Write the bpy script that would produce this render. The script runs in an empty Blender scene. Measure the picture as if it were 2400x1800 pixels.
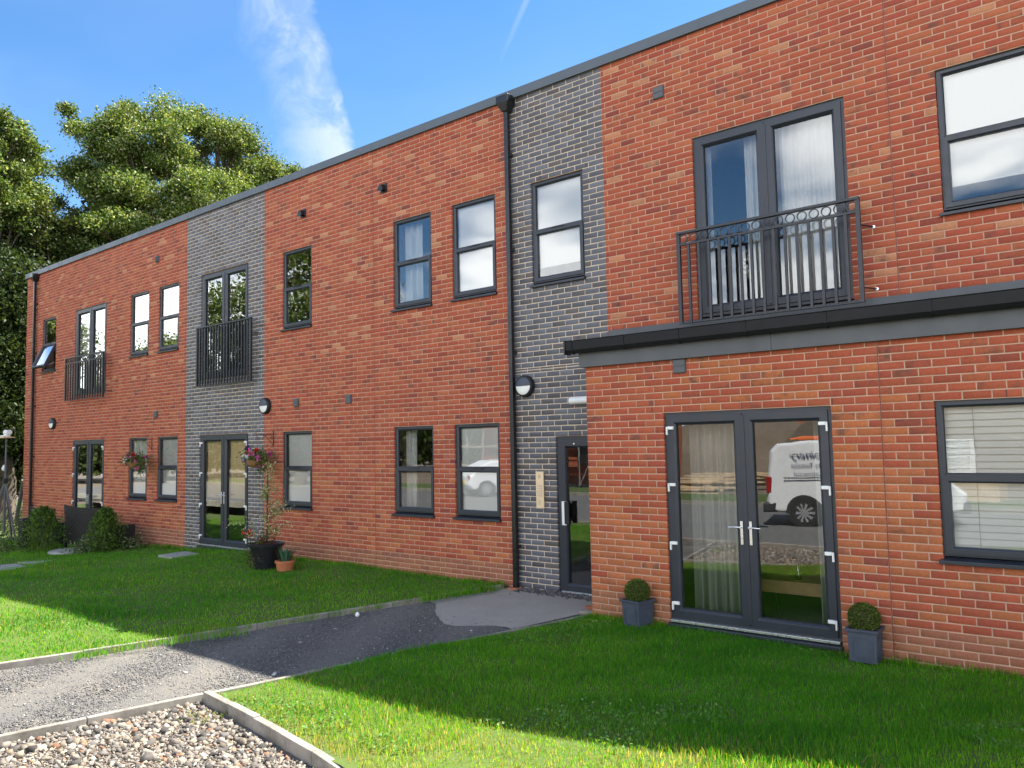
import bpy, math, random
import numpy as np
from mathutils import Vector, Matrix

random.seed(7)
rng = np.random.default_rng(7)
scene = bpy.context.scene
col = scene.collection

# ------------------------------------------------------------------ camera
CAM = Vector((5.219, -8.846, 2.034))
R_ = Vector((0.77704, 0.62910, -0.02096)); U_ = Vector((0.06255, -0.04404, 0.99707)); F_ = Vector((-0.62633, 0.77608, 0.07357))
FPX = 1853.2
cam_data = bpy.data.cameras.new('camera')
cam_data.sensor_width = 36.0
cam_data.lens = FPX / 2400.0 * 36.0
cam_data.clip_start = 0.05
cam_data.clip_end = 2000.0
camera = bpy.data.objects.new('camera', cam_data)
m = Matrix((( R_.x, U_.x, -F_.x, CAM.x), (R_.y, U_.y, -F_.y, CAM.y), (R_.z, U_.z, -F_.z, CAM.z), (0, 0, 0, 1)))
camera.matrix_world = m
col.objects.link(camera)
scene.camera = camera

def ray(u, v):
    return F_ + R_ * ((u - 1200.0) / FPX) - U_ * ((v - 900.0) / FPX)
def pix_y(u, v, y):
    d = ray(u, v); return CAM + d * ((y - CAM.y) / d.y)
def pix_z(u, v, z):
    d = ray(u, v); return CAM + d * ((z - CAM.z) / d.z)
def pix_d(u, v, dist):
    d = ray(u, v); return CAM + d * (dist / math.hypot(d.x, d.y))

# ------------------------------------------------------------------ sky and sun
SUN = Vector((0.30, 0.626, 1.0)).normalized()
SUN_EL = math.asin(SUN.z)
SUN_ROT = math.atan2(SUN.x, SUN.y)
world = bpy.data.worlds.new('World')
scene.world = world
world.cycles.sampling_method = 'MANUAL'; world.cycles.sample_map_resolution = 256
world.use_nodes = True
wn = world.node_tree.nodes; wl = world.node_tree.links
wn.clear()
def wnode(t, **kw):
    n = wn.new(t)
    for k, v in kw.items(): setattr(n, k, v)
    return n
def wmath(op, a, b=None, clamp=False):
    n = wn.new('ShaderNodeMath'); n.operation = op; n.use_clamp = clamp
    for i, s in enumerate((a, b)):
        if s is None: continue
        if isinstance(s, (int, float)): n.inputs[i].default_value = s
        else: wl.new(s, n.inputs[i])
    return n.outputs[0]
def wrange(v, a, b, c=0.0, d=1.0):
    n = wn.new('ShaderNodeMapRange'); n.interpolation_type = 'SMOOTHSTEP'
    n.inputs['From Min'].default_value = a; n.inputs['From Max'].default_value = b
    n.inputs['To Min'].default_value = c; n.inputs['To Max'].default_value = d
    wl.new(v, n.inputs['Value']); return n.outputs['Result']
def wdot(v, vec):
    n = wn.new('ShaderNodeVectorMath'); n.operation = 'DOT_PRODUCT'
    wl.new(v, n.inputs[0]); n.inputs[1].default_value = vec; return n.outputs['Value']
sky = wnode('ShaderNodeTexSky', sky_type='NISHITA', sun_disc=False, sun_elevation=SUN_EL, sun_rotation=SUN_ROT,
            altitude=50.0, air_density=1.0, dust_density=0.08, ozone_density=3.0)
tc = wnode('ShaderNodeTexCoord')
nv = wnode('ShaderNodeVectorMath', operation='NORMALIZE'); wl.new(tc.outputs['Generated'], nv.inputs[0])
D = nv.outputs[0]
sep = wnode('ShaderNodeSeparateXYZ'); wl.new(D, sep.inputs[0])
zz = wmath('ADD', wmath('MAXIMUM', sep.outputs['Z'], 0.0), 0.16)
cmb = wnode('ShaderNodeCombineXYZ')
wl.new(wmath('DIVIDE', sep.outputs['X'], zz), cmb.inputs[0]); wl.new(wmath('DIVIDE', sep.outputs['Y'], zz), cmb.inputs[1])
PL = cmb.outputs[0]
def wnoise(vec, scale, detail, rough=0.55, dist=0.0):
    n = wnode('ShaderNodeTexNoise'); n.inputs['Scale'].default_value = scale; n.inputs['Detail'].default_value = detail
    n.inputs['Roughness'].default_value = rough; n.inputs['Distortion'].default_value = dist
    wl.new(vec, n.inputs['Vector']); return n.outputs['Fac']
# broken cumulus over the half of the sky opposite the building, thin veil elsewhere
cof = wnode('ShaderNodeVectorMath', operation='ADD'); wl.new(PL, cof.inputs[0]); cof.inputs[1].default_value = (-1.9, 5.6, 0.0)
n1 = wnoise(cof.outputs[0], 0.85, 4, 0.56, 0.3)
lowz = wrange(sep.outputs['Z'], 0.50, 0.10, 0.0, 0.11)
cum = wrange(wmath('ADD', n1, lowz), 0.49, 0.61)
side = wrange(sep.outputs['Y'], 0.30, -0.15)
cum = wmath('MULTIPLY', cum, side)
veil = wrange(n1, 0.40, 0.72, 0.0, 0.10)
# wide old contrail and a thin fresh one
def plane_n(a, b):
    return Vector(a).cross(Vector(b)).normalized()
nA = plane_n((-0.693, 0.525, 0.494), (-0.717, 0.599, 0.356))
if nA.dot(Vector((-0.735, 0.472, 0.487))) < 0: nA = -nA
nz = wnode('ShaderNodeTexNoise'); nz.inputs['Scale'].default_value = 15; nz.inputs['Detail'].default_value = 4; nz.inputs['Roughness'].default_value = 0.66; nz.inputs['Distortion'].default_value = 0.4; wl.new(D, nz.inputs['Vector'])
nsep = wnode('ShaderNodeSeparateColor'); wl.new(nz.outputs['Color'], nsep.inputs[0])
edge_n = nsep.outputs[1]
dA = wdot(D, nA)
dA2 = wmath('ADD', dA, wmath('MULTIPLY', wmath('SUBTRACT', edge_n, 0.5), 0.035))
streak = wrange(nsep.outputs[0], 0.36, 0.66)
trail = wmath('MULTIPLY', wrange(dA2, -0.004, 0.010), wrange(dA2, 0.105, 0.012))
trail = wmath('MULTIPLY', trail, wrange(sep.outputs['Z'], 0.14, 0.26))
trail = wmath('MULTIPLY', trail, wmath('ADD', 0.20, wmath('MULTIPLY', streak, 0.55)))
trail = wmath('MULTIPLY', trail, wrange(wdot(D, (-0.72, 0.56, 0.42)), 0.5, 0.9))
nB = plane_n((-0.523, 0.689, 0.501), (-0.590, 0.694, 0.413))
dB = wmath('ABSOLUTE', wdot(D, nB))
thin = wmath('MULTIPLY', wrange(dB, 0.0052, 0.0008), wrange(sep.outputs['Z'], 0.40, 0.62, 0.0, 0.42))
thin = wmath('MULTIPLY', thin, wrange(wdot(D, (-0.55, 0.69, 0.46)), 0.5, 0.9))
msk = wmath('MAXIMUM', trail, wmath('MAXIMUM', thin, veil), clamp=True)
mixt = wnode('ShaderNodeMix', data_type='RGBA')
wl.new(msk, mixt.inputs['Factor']); mixt.inputs['B'].default_value = (2.5, 2.75, 3.05, 1)
mixc = wnode('ShaderNodeMix', data_type='RGBA')
wl.new(cum, mixc.inputs['Factor'])
hsv = wnode('ShaderNodeHueSaturation'); hsv.inputs['Saturation'].default_value = 1.22; hsv.inputs['Value'].default_value = 0.62
wl.new(sky.outputs['Color'], hsv.inputs['Color'])
wl.new(hsv.outputs['Color'], mixt.inputs['A']); wl.new(mixt.outputs['Result'], mixc.inputs['A'])
mixc.inputs['B'].default_value = (9.6, 9.7, 9.9, 1)
bg = wnode('ShaderNodeBackground'); bg.inputs['Strength'].default_value = 0.115
wl.new(mixc.outputs['Result'], bg.inputs['Color'])
wo = wnode('ShaderNodeOutputWorld'); wl.new(bg.outputs[0], wo.inputs[0])

sun_data = bpy.data.lights.new('sun', 'SUN')
sun_data.energy = 5.0; sun_data.angle = math.radians(0.53); sun_data.color = (1.0, 0.95, 0.86)
sun = bpy.data.objects.new('sun', sun_data); sun.rotation_euler = SUN.to_track_quat('Z', 'Y').to_euler()
col.objects.link(sun)

vs = scene.view_settings
vs.view_transform = 'Standard'; vs.look = 'None'; vs.gamma = 1.0; vs.use_curve_mapping = False
vs.exposure = 1.8
cy = scene.cycles
cy.use_denoising = True
try: cy.denoiser = 'OPENIMAGEDENOISE'
except Exception: pass
cy.max_bounces = 5; cy.diffuse_bounces = 3; cy.glossy_bounces = 3; cy.transmission_bounces = 4; cy.transparent_max_bounces = 8
cy.caustics_reflective = False; cy.caustics_refractive = False
cy.sample_clamp_indirect = 6.0

# ------------------------------------------------------------------ materials
class NT:
    def __init__(s, name):
        s.mat = bpy.data.materials.new(name); s.mat.use_nodes = True
        s.n = s.mat.node_tree.nodes; s.l = s.mat.node_tree.links
        s.b = s.n['Principled BSDF']; s.out = s.n['Material Output']
        s._tc = None
    def tc(s, k='Object'):
        if s._tc is None: s._tc = s.n.new('ShaderNodeTexCoord')
        return s._tc.outputs[k]
    def pos(s):
        g = s.n.new('ShaderNodeNewGeometry'); return g.outputs['Position']
    def put(s, sock, v):
        if isinstance(v, bpy.types.NodeSocket): s.l.new(v, sock)
        elif isinstance(v, (tuple, list)): sock.default_value = tuple(v) + (1.0,) * (len(sock.default_value) - len(v))
        else: sock.default_value = v
    def noise(s, scale, detail=4, rough=0.55, vec=None, dist=0.0):
        n = s.n.new('ShaderNodeTexNoise'); n.inputs['Scale'].default_value = scale; n.inputs['Detail'].default_value = detail
        n.inputs['Roughness'].default_value = rough; n.inputs['Distortion'].default_value = dist
        s.l.new(vec if vec is not None else s.pos(), n.inputs['Vector']); return n.outputs['Fac']
    def rng(s, v, a, b, c=0.0, d=1.0):
        n = s.n.new('ShaderNodeMapRange'); n.inputs['From Min'].default_value = a; n.inputs['From Max'].default_value = b
        n.inputs['To Min'].default_value = c; n.inputs['To Max'].default_value = d
        s.l.new(v, n.inputs['Value']); return n.outputs['Result']
    def math(s, op, a, b=0.0, clamp=False):
        n = s.n.new('ShaderNodeMath'); n.operation = op; n.use_clamp = clamp
        s.put(n.inputs[0], a); s.put(n.inputs[1], b); return n.outputs[0]
    def mix(s, f, a, b, mode='MIX'):
        n = s.n.new('ShaderNodeMix'); n.data_type = 'RGBA'; n.blend_type = mode
        s.put(n.inputs['Factor'], f); s.put(n.inputs['A'], a); s.put(n.inputs['B'], b); return n.outputs['Result']
    def attr(s, name):
        n = s.n.new('ShaderNodeAttribute'); n.attribute_name = name; return n
    def bump(s, h, strength=0.3, dist=0.01):
        n = s.n.new('ShaderNodeBump'); n.inputs['Strength'].default_value = strength; n.inputs['Distance'].default_value = dist
        s.l.new(h, n.inputs['Height']); s.l.new(n.outputs['Normal'], s.b.inputs['Normal'])
    def base(s, c, rough=0.6, metal=0.0, spec=0.5):
        s.put(s.b.inputs['Base Color'], c); s.put(s.b.inputs['Roughness'], rough); s.b.inputs['Metallic'].default_value = metal
        s.b.inputs['Specular IOR Level'].default_value = spec
        return s

def simple(name, c, rough=0.6, metal=0.0, var=0.12, scale=6.0, bump=0.0, spec=0.5):
    t = NT(name); f = t.noise(scale, 5)
    c1 = tuple(x * (1 - var) for x in c); c2 = tuple(min(1, x * (1 + var)) for x in c)
    t.base(t.mix(t.rng(f, 0.3, 0.7), c1, c2), t.rng(t.noise(scale * 2.3, 3), 0.3, 0.7, max(0.02, rough - 0.06), min(1, rough + 0.06)), metal, spec)
    if bump: t.bump(t.noise(scale * 8, 4), bump, 0.004)
    return t.mat
M = {}
def brick_mat(name, rough, smudge_c, efflo):
    t = NT(name); a = t.attr('col'); p = t.pos()
    f = t.noise(38, 5, 0.65, p); c = t.mix(1.0, a.outputs['Color'], t.mix(f, (0.62, 0.62, 0.62), (1.38, 1.38, 1.38)), 'MULTIPLY')
    sm = t.math('MULTIPLY', t.rng(t.noise(7.5, 4, 0.6, p), 0.48, 0.68), a.outputs['Alpha'], True)
    c = t.mix(sm, c, smudge_c)
    if efflo:
        e = t.math('MULTIPLY', t.rng(t.noise(1.1, 6, 0.7, p), 0.56, 0.80), t.rng(t.noise(14, 4, 0.7, p), 0.42, 0.75), True)
        c = t.mix(t.math('MULTIPLY', e, efflo), c, (0.62, 0.50, 0.45))
    mp = t.n.new('ShaderNodeMapping'); mp.inputs['Scale'].default_value = (5.0, 5.0, 0.35); t.l.new(p, mp.inputs['Vector'])
    st = t.math('MULTIPLY', t.rng(t.noise(1.0, 5, 0.6, mp.outputs[0]), 0.52, 0.78), t.rng(t.noise(0.45, 3, 0.5, p), 0.40, 0.66), True)
    c = t.mix(t.math('MULTIPLY', st, 0.42), c, (0.13, 0.065, 0.045) if efflo else (0.06, 0.058, 0.06))
    t.base(c, rough, 0.0, 0.35); t.bump(t.noise(95, 5, 0.7, p), 0.45, 0.004); return t.mat
M['red'] = brick_mat('red_brick_clay', 0.86, (0.085, 0.052, 0.045), 0.22)
M['grey'] = brick_mat('grey_brick_clay', 0.50, (0.045, 0.040, 0.045), 0.0)
M['mortar'] = simple('buff_mortar', (0.47, 0.30, 0.212), 0.95, 0, 0.14, 9, 0.3)
M['mortar_grey'] = simple('cream_mortar', (0.60, 0.49, 0.37), 0.95, 0, 0.14, 9, 0.3)
M['frame'] = simple('anthracite_frame', (0.022, 0.027, 0.038), 0.38, 0, 0.10, 4, 0.05)
M['coping'] = simple('grey_coping_metal', (0.078, 0.096, 0.115), 0.45, 0.0, 0.10, 1.5)
M['black'] = simple('black_plastic', (0.010, 0.011, 0.014), 0.30, 0, 0.1, 5)
M['gutter'] = simple('matt_black_gutter', (0.009, 0.010, 0.012), 0.45, 0, 0.1, 5, 0, 0.22)
M['rail'] = simple('dark_railing_paint', (0.015, 0.018, 0.024), 0.36, 0, 0.12, 9)
M['fascia'] = simple('grey_fascia_board', (0.078, 0.084, 0.092), 0.55, 0, 0.12, 2.2, 0.05)
M['chrome'] = simple('brushed_steel', (0.72, 0.72, 0.73), 0.30, 0.9, 0.05, 12)
M['white'] = simple('white_plastic', (0.78, 0.78, 0.76), 0.40, 0, 0.04, 5)
M['sealant'] = simple('red_brown_sealant', (0.20, 0.058, 0.042), 0.7, 0, 0.15, 20)
M['weep'] = simple('dark_red_plastic', (0.10, 0.018, 0.014), 0.5, 0, 0.2, 30)
M['brass'] = simple('satin_brass', (0.80, 0.63, 0.43), 0.40, 0.55, 0.05, 9)
M['dark'] = simple('matt_black', (0.012, 0.012, 0.013), 0.7)
M['room'] = simple('interior_plaster', (0.34, 0.33, 0.31), 0.9)
M['carpet'] = simple('interior_carpet', (0.16, 0.15, 0.14), 0.95, 0, 0.2, 30)
t_ = NT('weathered_concrete'); t_.base(t_.mix(t_.rng(t_.noise(3.5, 7, .7), .42, .66), t_.mix(t_.noise(30, 4), (.26, .235, .20), (.34, .31, .265)), (.15, .135, .11)), .92, 0, .3); t_.bump(t_.noise(80, 5, .7), .5, .004); M['concrete'] = t_.mat
M['slab'] = simple('grey_paving', (0.30, 0.295, 0.27), 0.9, 0, 0.2, 9, 0.4)
M['roof'] = simple('grey_membrane', (0.11, 0.115, 0.12), 0.8)
M['wood'] = simple('oak_wood', (0.34, 0.20, 0.10), 0.5, 0, 0.3, 5)
M['timber'] = simple('raw_timber', (0.58, 0.42, 0.25), 0.8, 0, 0.25, 3)
M['steel'] = simple('galvanised_tube', (0.42, 0.43, 0.44), 0.45, 0.5, 0.1, 8)
M['bark'] = simple('tree_bark', (0.075, 0.058, 0.042), 0.95, 0, 0.35, 5, 0.5)
M['wicker'] = simple('dark_wicker', (0.012, 0.009, 0.008), 0.75, 0, 0.3, 40)
M['planter'] = simple('lead_grey_planter', (0.050, 0.062, 0.088), 0.55, 0, 0.18, 9, 0.2)
M['blackpot'] = simple('black_pot', (0.010, 0.011, 0.016), 0.35, 0, 0.2, 9)
M['terracotta'] = simple('terracotta', (0.42, 0.14, 0.06), 0.8, 0, 0.2, 11)
M['soil'] = simple('potting_soil', (0.045, 0.032, 0.022), 1.0, 0, 0.4, 25, 0.8)
M['basket'] = simple('woven_basket', (0.26, 0.13, 0.055), 0.8, 0, 0.4, 45, 0.8)
M['iron'] = simple('rusty_iron', (0.055, 0.030, 0.022), 0.7, 0, 0.3, 20)
M['cane'] = simple('dark_cane', (0.02, 0.02, 0.018), 0.6)
M['tyre'] = simple('tyre_rubber', (0.018, 0.018, 0.018), 0.8)
M['vanwhite'] = simple('white_car_paint', (0.80, 0.81, 0.81), 0.18, 0, 0.02, 3)
M['trim'] = simple('black_bumper', (0.03, 0.031, 0.033), 0.6)
M['tail'] = simple('red_tail_lens', (0.35, 0.015, 0.015), 0.2)
M['plate'] = simple('yellow_number_plate', (0.80, 0.58, 0.05), 0.4)
M['ink'] = simple('navy_lettering', (0.03, 0.04, 0.10), 0.5)
M['board'] = simple('white_board_wrap', (0.76, 0.75, 0.72), 0.6)
M['orange'] = simple('orange_plastic', (0.75, 0.16, 0.03), 0.5)
M['tile'] = simple('roof_tile', (0.10, 0.075, 0.065), 0.85, 0, 0.25, 6)

def fabric(name, c, trans=0.35):
    t = NT(name)
    n = t.noise(120, 3); cc = t.mix(n, tuple(x * 0.9 for x in c), c)
    d = t.n.new('ShaderNodeBsdfDiffuse'); tr = t.n.new('ShaderNodeBsdfTranslucent'); mx = t.n.new('ShaderNodeMixShader')
    t.put(d.inputs['Color'], cc); t.put(tr.inputs['Color'], cc); mx.inputs[0].default_value = trans
    t.l.new(d.outputs[0], mx.inputs[1]); t.l.new(tr.outputs[0], mx.inputs[2]); t.l.new(mx.outputs[0], t.out.inputs['Surface'])
    return t.mat
M['curtain'] = fabric('white_voile', (0.80, 0.80, 0.78))
M['greycurtain'] = fabric('pale_grey_curtain', (0.40, 0.41, 0.39))
M['tan'] = fabric('tan_curtain', (0.93, 0.70, 0.38), 0.1)
M['blind'] = fabric('white_roller_cloth', (0.90, 0.90, 0.88), 0.15)

def glass(name):
    t = NT(name)
    tr = t.n.new('ShaderNodeBsdfTransparent'); tr.inputs['Color'].default_value = (0.965, 0.985, 0.98, 1)
    gl = t.n.new('ShaderNodeBsdfGlossy'); gl.inputs['Roughness'].default_value = 0.0; gl.inputs['Color'].default_value = (0.97, 0.99, 1.0, 1)
    fr = t.n.new('ShaderNodeFresnel'); fr.inputs['IOR'].default_value = 1.5
    k = t.math('MULTIPLY', fr.outputs[0], 3.6, True)
    b = t.n.new('ShaderNodeBump'); b.inputs['Strength'].default_value = 0.022; b.inputs['Distance'].default_value = 0.02
    mp = t.n.new('ShaderNodeMapping'); mp.inputs['Scale'].default_value = (1.0, 1.0, 0.55); t.l.new(t.pos(), mp.inputs['Vector'])
    t.l.new(t.noise(3.2, 2, 0.4, mp.outputs[0]), b.inputs['Height'])
    t.l.new(b.outputs[0], gl.inputs['Normal'])
    mx = t.n.new('ShaderNodeMixShader'); t.l.new(k, mx.inputs[0]); t.l.new(tr.outputs[0], mx.inputs[1]); t.l.new(gl.outputs[0], mx.inputs[2])
    t.l.new(mx.outputs[0], t.out.inputs['Surface']); return t.mat
M['glass'] = glass('double_glazing')
M['carglass'] = simple('dark_car_glass', (0.03, 0.035, 0.04), 0.06, 0, 0.05)

def leaf_mat(name, trans=0.35, rough=0.5):
    t = NT(name); a = t.attr('col')
    d = t.b; t.put(d.inputs['Base Color'], a.outputs['Color']); d.inputs['Roughness'].default_value = rough
    d.inputs['Specular IOR Level'].default_value = 0.18
    tr = t.n.new('ShaderNodeBsdfTranslucent')
    t.put(tr.inputs['Color'], t.mix(1.0, a.outputs['Color'], (1.6, 1.45, 0.5), 'MULTIPLY'))
    mx = t.n.new('ShaderNodeMixShader'); mx.inputs[0].default_value = trans
    t.l.new(d.outputs[0], mx.inputs[1]); t.l.new(tr.outputs[0], mx.inputs[2]); t.l.new(mx.outputs[0], t.out.inputs['Surface'])
    return t.mat
M['leaf'] = leaf_mat('foliage', 0.30)
M['blade'] = leaf_mat('grass_blade', 0.55, 0.6)
M['petal'] = leaf_mat('flower_petal', 0.25, 0.6)
def attr_mat(name, rough=0.9, bump=0.3):
    t = NT(name); a = t.attr('col')
    t.base(t.mix(1.0, a.outputs['Color'], t.mix(t.noise(45, 4), (0.7, 0.7, 0.7), (1.3, 1.3, 1.3)), 'MULTIPLY'), rough, 0, 0.3)
    t.bump(t.noise(90, 4), bump, 0.004); return t.mat
M['stone'] = attr_mat('loose_stone')

def ground_mat(name, stops, scale, rough=0.95, bump=0.4, fine=70):
    t = NT(name); n = t.noise(scale, 7, 0.65); f = t.noise(fine, 5, 0.7)
    c = t.mix(t.rng(n, 0.35, 0.65), stops[0], stops[1]); c = t.mix(t.rng(f, 0.35, 0.7), c, stops[2])
    t.base(c, rough, 0, 0.3); t.bump(f, bump, 0.02); return t.mat
M['soilground'] = ground_mat('lawn_soil', [(0.045, 0.115, 0.010), (0.075, 0.14, 0.016), (0.11, 0.12, 0.035)], 1.6)
M['chips'] = ground_mat('dark_chippings', [(0.112, 0.108, 0.100), (0.19, 0.165, 0.130), (0.165, 0.157, 0.145)], 1.3, 0.9, 0.7, 110)
M['sand'] = ground_mat('sandy_screed', [(0.34, 0.305, 0.26), (0.27, 0.245, 0.21), (0.39, 0.35, 0.30)], 2.2, 0.95, 0.25, 60)
M['gravelbase'] = ground_mat('gravel_base', [(0.17, 0.15, 0.13), (0.25, 0.22, 0.18), (0.12, 0.11, 0.10)], 3.0, 0.95, 0.8, 50)
M['asphalt'] = ground_mat('asphalt', [(0.090, 0.090, 0.092), (0.13, 0.128, 0.125), (0.17, 0.165, 0.16)], 0.5, 0.9, 0.4, 90)
M['dirt'] = ground_mat('building_site_dirt', [(0.17, 0.135, 0.095), (0.24, 0.19, 0.14), (0.12, 0.095, 0.07)], 0.4, 0.95, 0.6, 9)
M['verge'] = ground_mat('rough_verge', [(0.055, 0.095, 0.022), (0.11, 0.12, 0.04), (0.07, 0.11, 0.03)], 0.8, 0.95, 0.6, 25)

# ------------------------------------------------------------------ mesh helpers
class MB:
    def __init__(s): s.v = []; s.f = []; s.c = []; s.smooth = False
    def add(s, vs_, fs, c=None):
        o = len(s.v); s.v += [tuple(p) for p in vs_]; s.f += [tuple(i + o for i in f) for f in fs]
        if c is not None: s.c += [c] * len(fs)
        return s
    def box(s, x0, x1, y0, y1, z0, z1, c=None):
        return s.add([(x0,y0,z0),(x1,y0,z0),(x1,y1,z0),(x0,y1,z0),(x0,y0,z1),(x1,y0,z1),(x1,y1,z1),(x0,y1,z1)],
              [(0,3,2,1),(4,5,6,7),(0,1,5,4),(1,2,6,5),(2,3,7,6),(3,0,4,7)], c)
    def ring(s, x0, x1, z0, z1, prof):
        # mitred frame in the XZ plane: prof = [(inset, y), ...] swept round the rectangle
        loops = []
        for i, y in prof:
            loops.append([(x0+i,y,z0+i),(x1-i,y,z0+i),(x1-i,y,z1-i),(x0+i,y,z1-i)])
        vs_ = [p for l in loops for p in l]; fs = []
        n = len(loops)
        for a in range(n):
            b = (a + 1) % n
            for k in range(4):
                k2 = (k + 1) % 4; fs.append((a*4+k, a*4+k2, b*4+k2, b*4+k))
        return s.add(vs_, fs)
    def tube(s, pts, rad, n=8, cap=True, c=None):
        pts = [Vector(p) for p in pts]
        if not isinstance(rad, (list, tuple)): rad = [rad] * len(pts)
        vs_ = []; fs = []
        ref = Vector((0.0, 0.0, 1.0))
        for i, p in enumerate(pts):
            d = (pts[min(i+1, len(pts)-1)] - pts[max(i-1, 0)])
            d = d.normalized() if d.length > 1e-9 else Vector((0,0,1))
            r = ref if abs(d.dot(ref)) < 0.95 else Vector((1.0, 0.0, 0.0))
            a = d.cross(r).normalized(); b = d.cross(a).normalized()
            for k in range(n):
                t = 2*math.pi*k/n; vs_.append(p + (a*math.cos(t) + b*math.sin(t)) * rad[i])
        for i in range(len(pts)-1):
            for k in range(n):
                k2 = (k+1) % n; fs.append((i*n+k, i*n+k2, (i+1)*n+k2, (i+1)*n+k))
        if cap: fs.append(tuple(range(n))); fs.append(tuple(reversed(range((len(pts)-1)*n, len(pts)*n))))
        return s.add(vs_, fs, c)
    def lathe(s, prof, n=24, cx=0, cy=0, c=None, squash=1.0):
        vs_ = []; fs = []
        for r, z in prof:
            for k in range(n):
                t = 2*math.pi*k/n; vs_.append((cx + r*math.cos(t), cy + r*math.sin(t)*squash, z))
        for i in range(len(prof)-1):
            for k in range(n):
                k2 = (k+1) % n; fs.append((i*n+k, i*n+k2, (i+1)*n+k2, (i+1)*n+k))
        return s.add(vs_, fs, c)
    def quad(s, a, b, c_, d, c=None): return s.add([a,b,c_,d], [(0,1,2,3)], c)
    def mesh(s, name):
        me = bpy.data.meshes.new(name); me.from_pydata(s.v, [], s.f)
        if s.c and len(s.c) == len(s.f):
            at = me.attributes.new('col', 'FLOAT_COLOR', 'FACE')
            at.data.foreach_set('color', np.array([(tuple(c) + (0.0,))[:4] for c in s.c], dtype=np.float32).ravel())
        if s.smooth: me.polygons.foreach_set('use_smooth', [True]*len(me.polygons))
        me.update(); return me
    def build(s, name, mat, parent=None, bevel=0.0, loc=None):
        me = s.mesh(name); me.materials.append(M[mat] if isinstance(mat, str) else mat)
        return link(name, me, parent, bevel, loc)
def link(name, me, parent=None, bevel=0.0, loc=None):
    o = bpy.data.objects.new(name, me); col.objects.link(o)
    if parent is not None: o.parent = parent
    if loc is not None: o.location = loc
    if bevel:
        b = o.modifiers.new('bevel', 'BEVEL'); b.width = bevel; b.segments = 2; b.limit_method = 'ANGLE'; b.angle_limit = math.radians(40)
    return o
def np_mesh(name, V, faces_n, loops, colors=None, mat=None, smooth=False):
    me = bpy.data.meshes.new(name)
    me.vertices.add(len(V)); me.vertices.foreach_set('co', np.asarray(V, np.float32).ravel())
    me.loops.add(len(loops)); me.loops.foreach_set('vertex_index', np.asarray(loops, np.int32))
    me.polygons.add(len(faces_n)); st = np.concatenate([[0], np.cumsum(faces_n)[:-1]]).astype(np.int32)
    me.polygons.foreach_set('loop_start', st)
    if smooth: me.polygons.foreach_set('use_smooth', np.ones(len(faces_n), bool))
    me.update(calc_edges=True)
    if colors is not None:
        at = me.attributes.new('col', 'FLOAT_COLOR', 'FACE')
        C = np.ones((len(faces_n), 4), np.float32); C[:, :colors.shape[1]] = colors
        at.data.foreach_set('color', C.ravel())
    if mat: me.materials.append(M[mat])
    return me
def tag(o, label, cat, group=None):
    o['label'] = label; o['category'] = cat
    if group: o['group'] = group
    return o
def struct(o): o['kind'] = 'structure'; return o
def stuff(o, label=None, cat=None):
    o['kind'] = 'stuff'
    if label: o['label'] = label; o['category'] = cat
    return o
def empty(name, loc=(0,0,0), parent=None):
    o = bpy.data.objects.new(name, None); o.empty_display_size = 0.1; o.location = loc; col.objects.link(o)
    if parent is not None: o.parent = parent
    return o

# ------------------------------------------------------------------ ground
def sstep(t): t = np.clip(t, 0, 1); return t*t*(3-2*t)
def lawn_z(x, y):
    x = np.asarray(x, float); y = np.asarray(y, float)
    z = -0.04*np.maximum(0, -9 - x) + 0.075*np.clip(x - 0.8, 0, 4)*sstep((-y - 1.6)/2.6)
    return z + 0.012*np.sin(x*1.9 + y*1.3) + 0.010*np.sin(x*0.8 - y*2.3)
LE = [(-2.03, 0.10), (-2.05, -0.13), (-2.65, -2.52), (-3.10, -4.63), (-3.49, -5.94), (-4.05, -7.8)]
RE = [(-0.02, -0.90), (-0.06, -0.98), (-0.67, -3.60), (-1.05, -5.20), (-1.38, -6.63), (-1.62, -7.8)]
KB = [(-1.02, -5.235), (0.0, -5.37), (1.08, -5.545), (1.55, -5.70), (1.95, -6.02), (2.25, -6.5), (2.40, -7.1), (2.45, -7.8)]
def xe(line, y):
    ys = [p[1] for p in line][::-1]; xs = [p[0] for p in line][::-1]; return np.interp(y, ys, xs)
def kerb_y(x):
    return np.interp(x, [p[0] for p in KB], [p[1] for p in KB])
def grid_sheet(name, rows, mat):
    mb = MB(); n = len(rows[0])
    vs_ = [p for r in rows for p in r]; fs = []
    for i in range(len(rows)-1):
        for j in range(n-1): fs.append((i*n+j, i*n+j+1, (i+1)*n+j+1, (i+1)*n+j))
    mb.add(vs_, fs); mb.smooth = True
    o = mb.build(name, mat); return struct(o)
# wide base ground to the horizon
gx = sorted(set([-600, -300, -120, -60] + list(range(-40, 21, 4)) + [30, 60, 120, 300, 600]))
gy = sorted(set([-600, -300, -120, -60, -40, -30] + list(range(-24, 21, 4)) + [30, 60, 120, 300, 600]))
grid_sheet('ground', [[(x, y, -0.22 - 0.04*max(0, min(22, -9 - x))) for x in gx] for y in gy], 'dirt')
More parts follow.
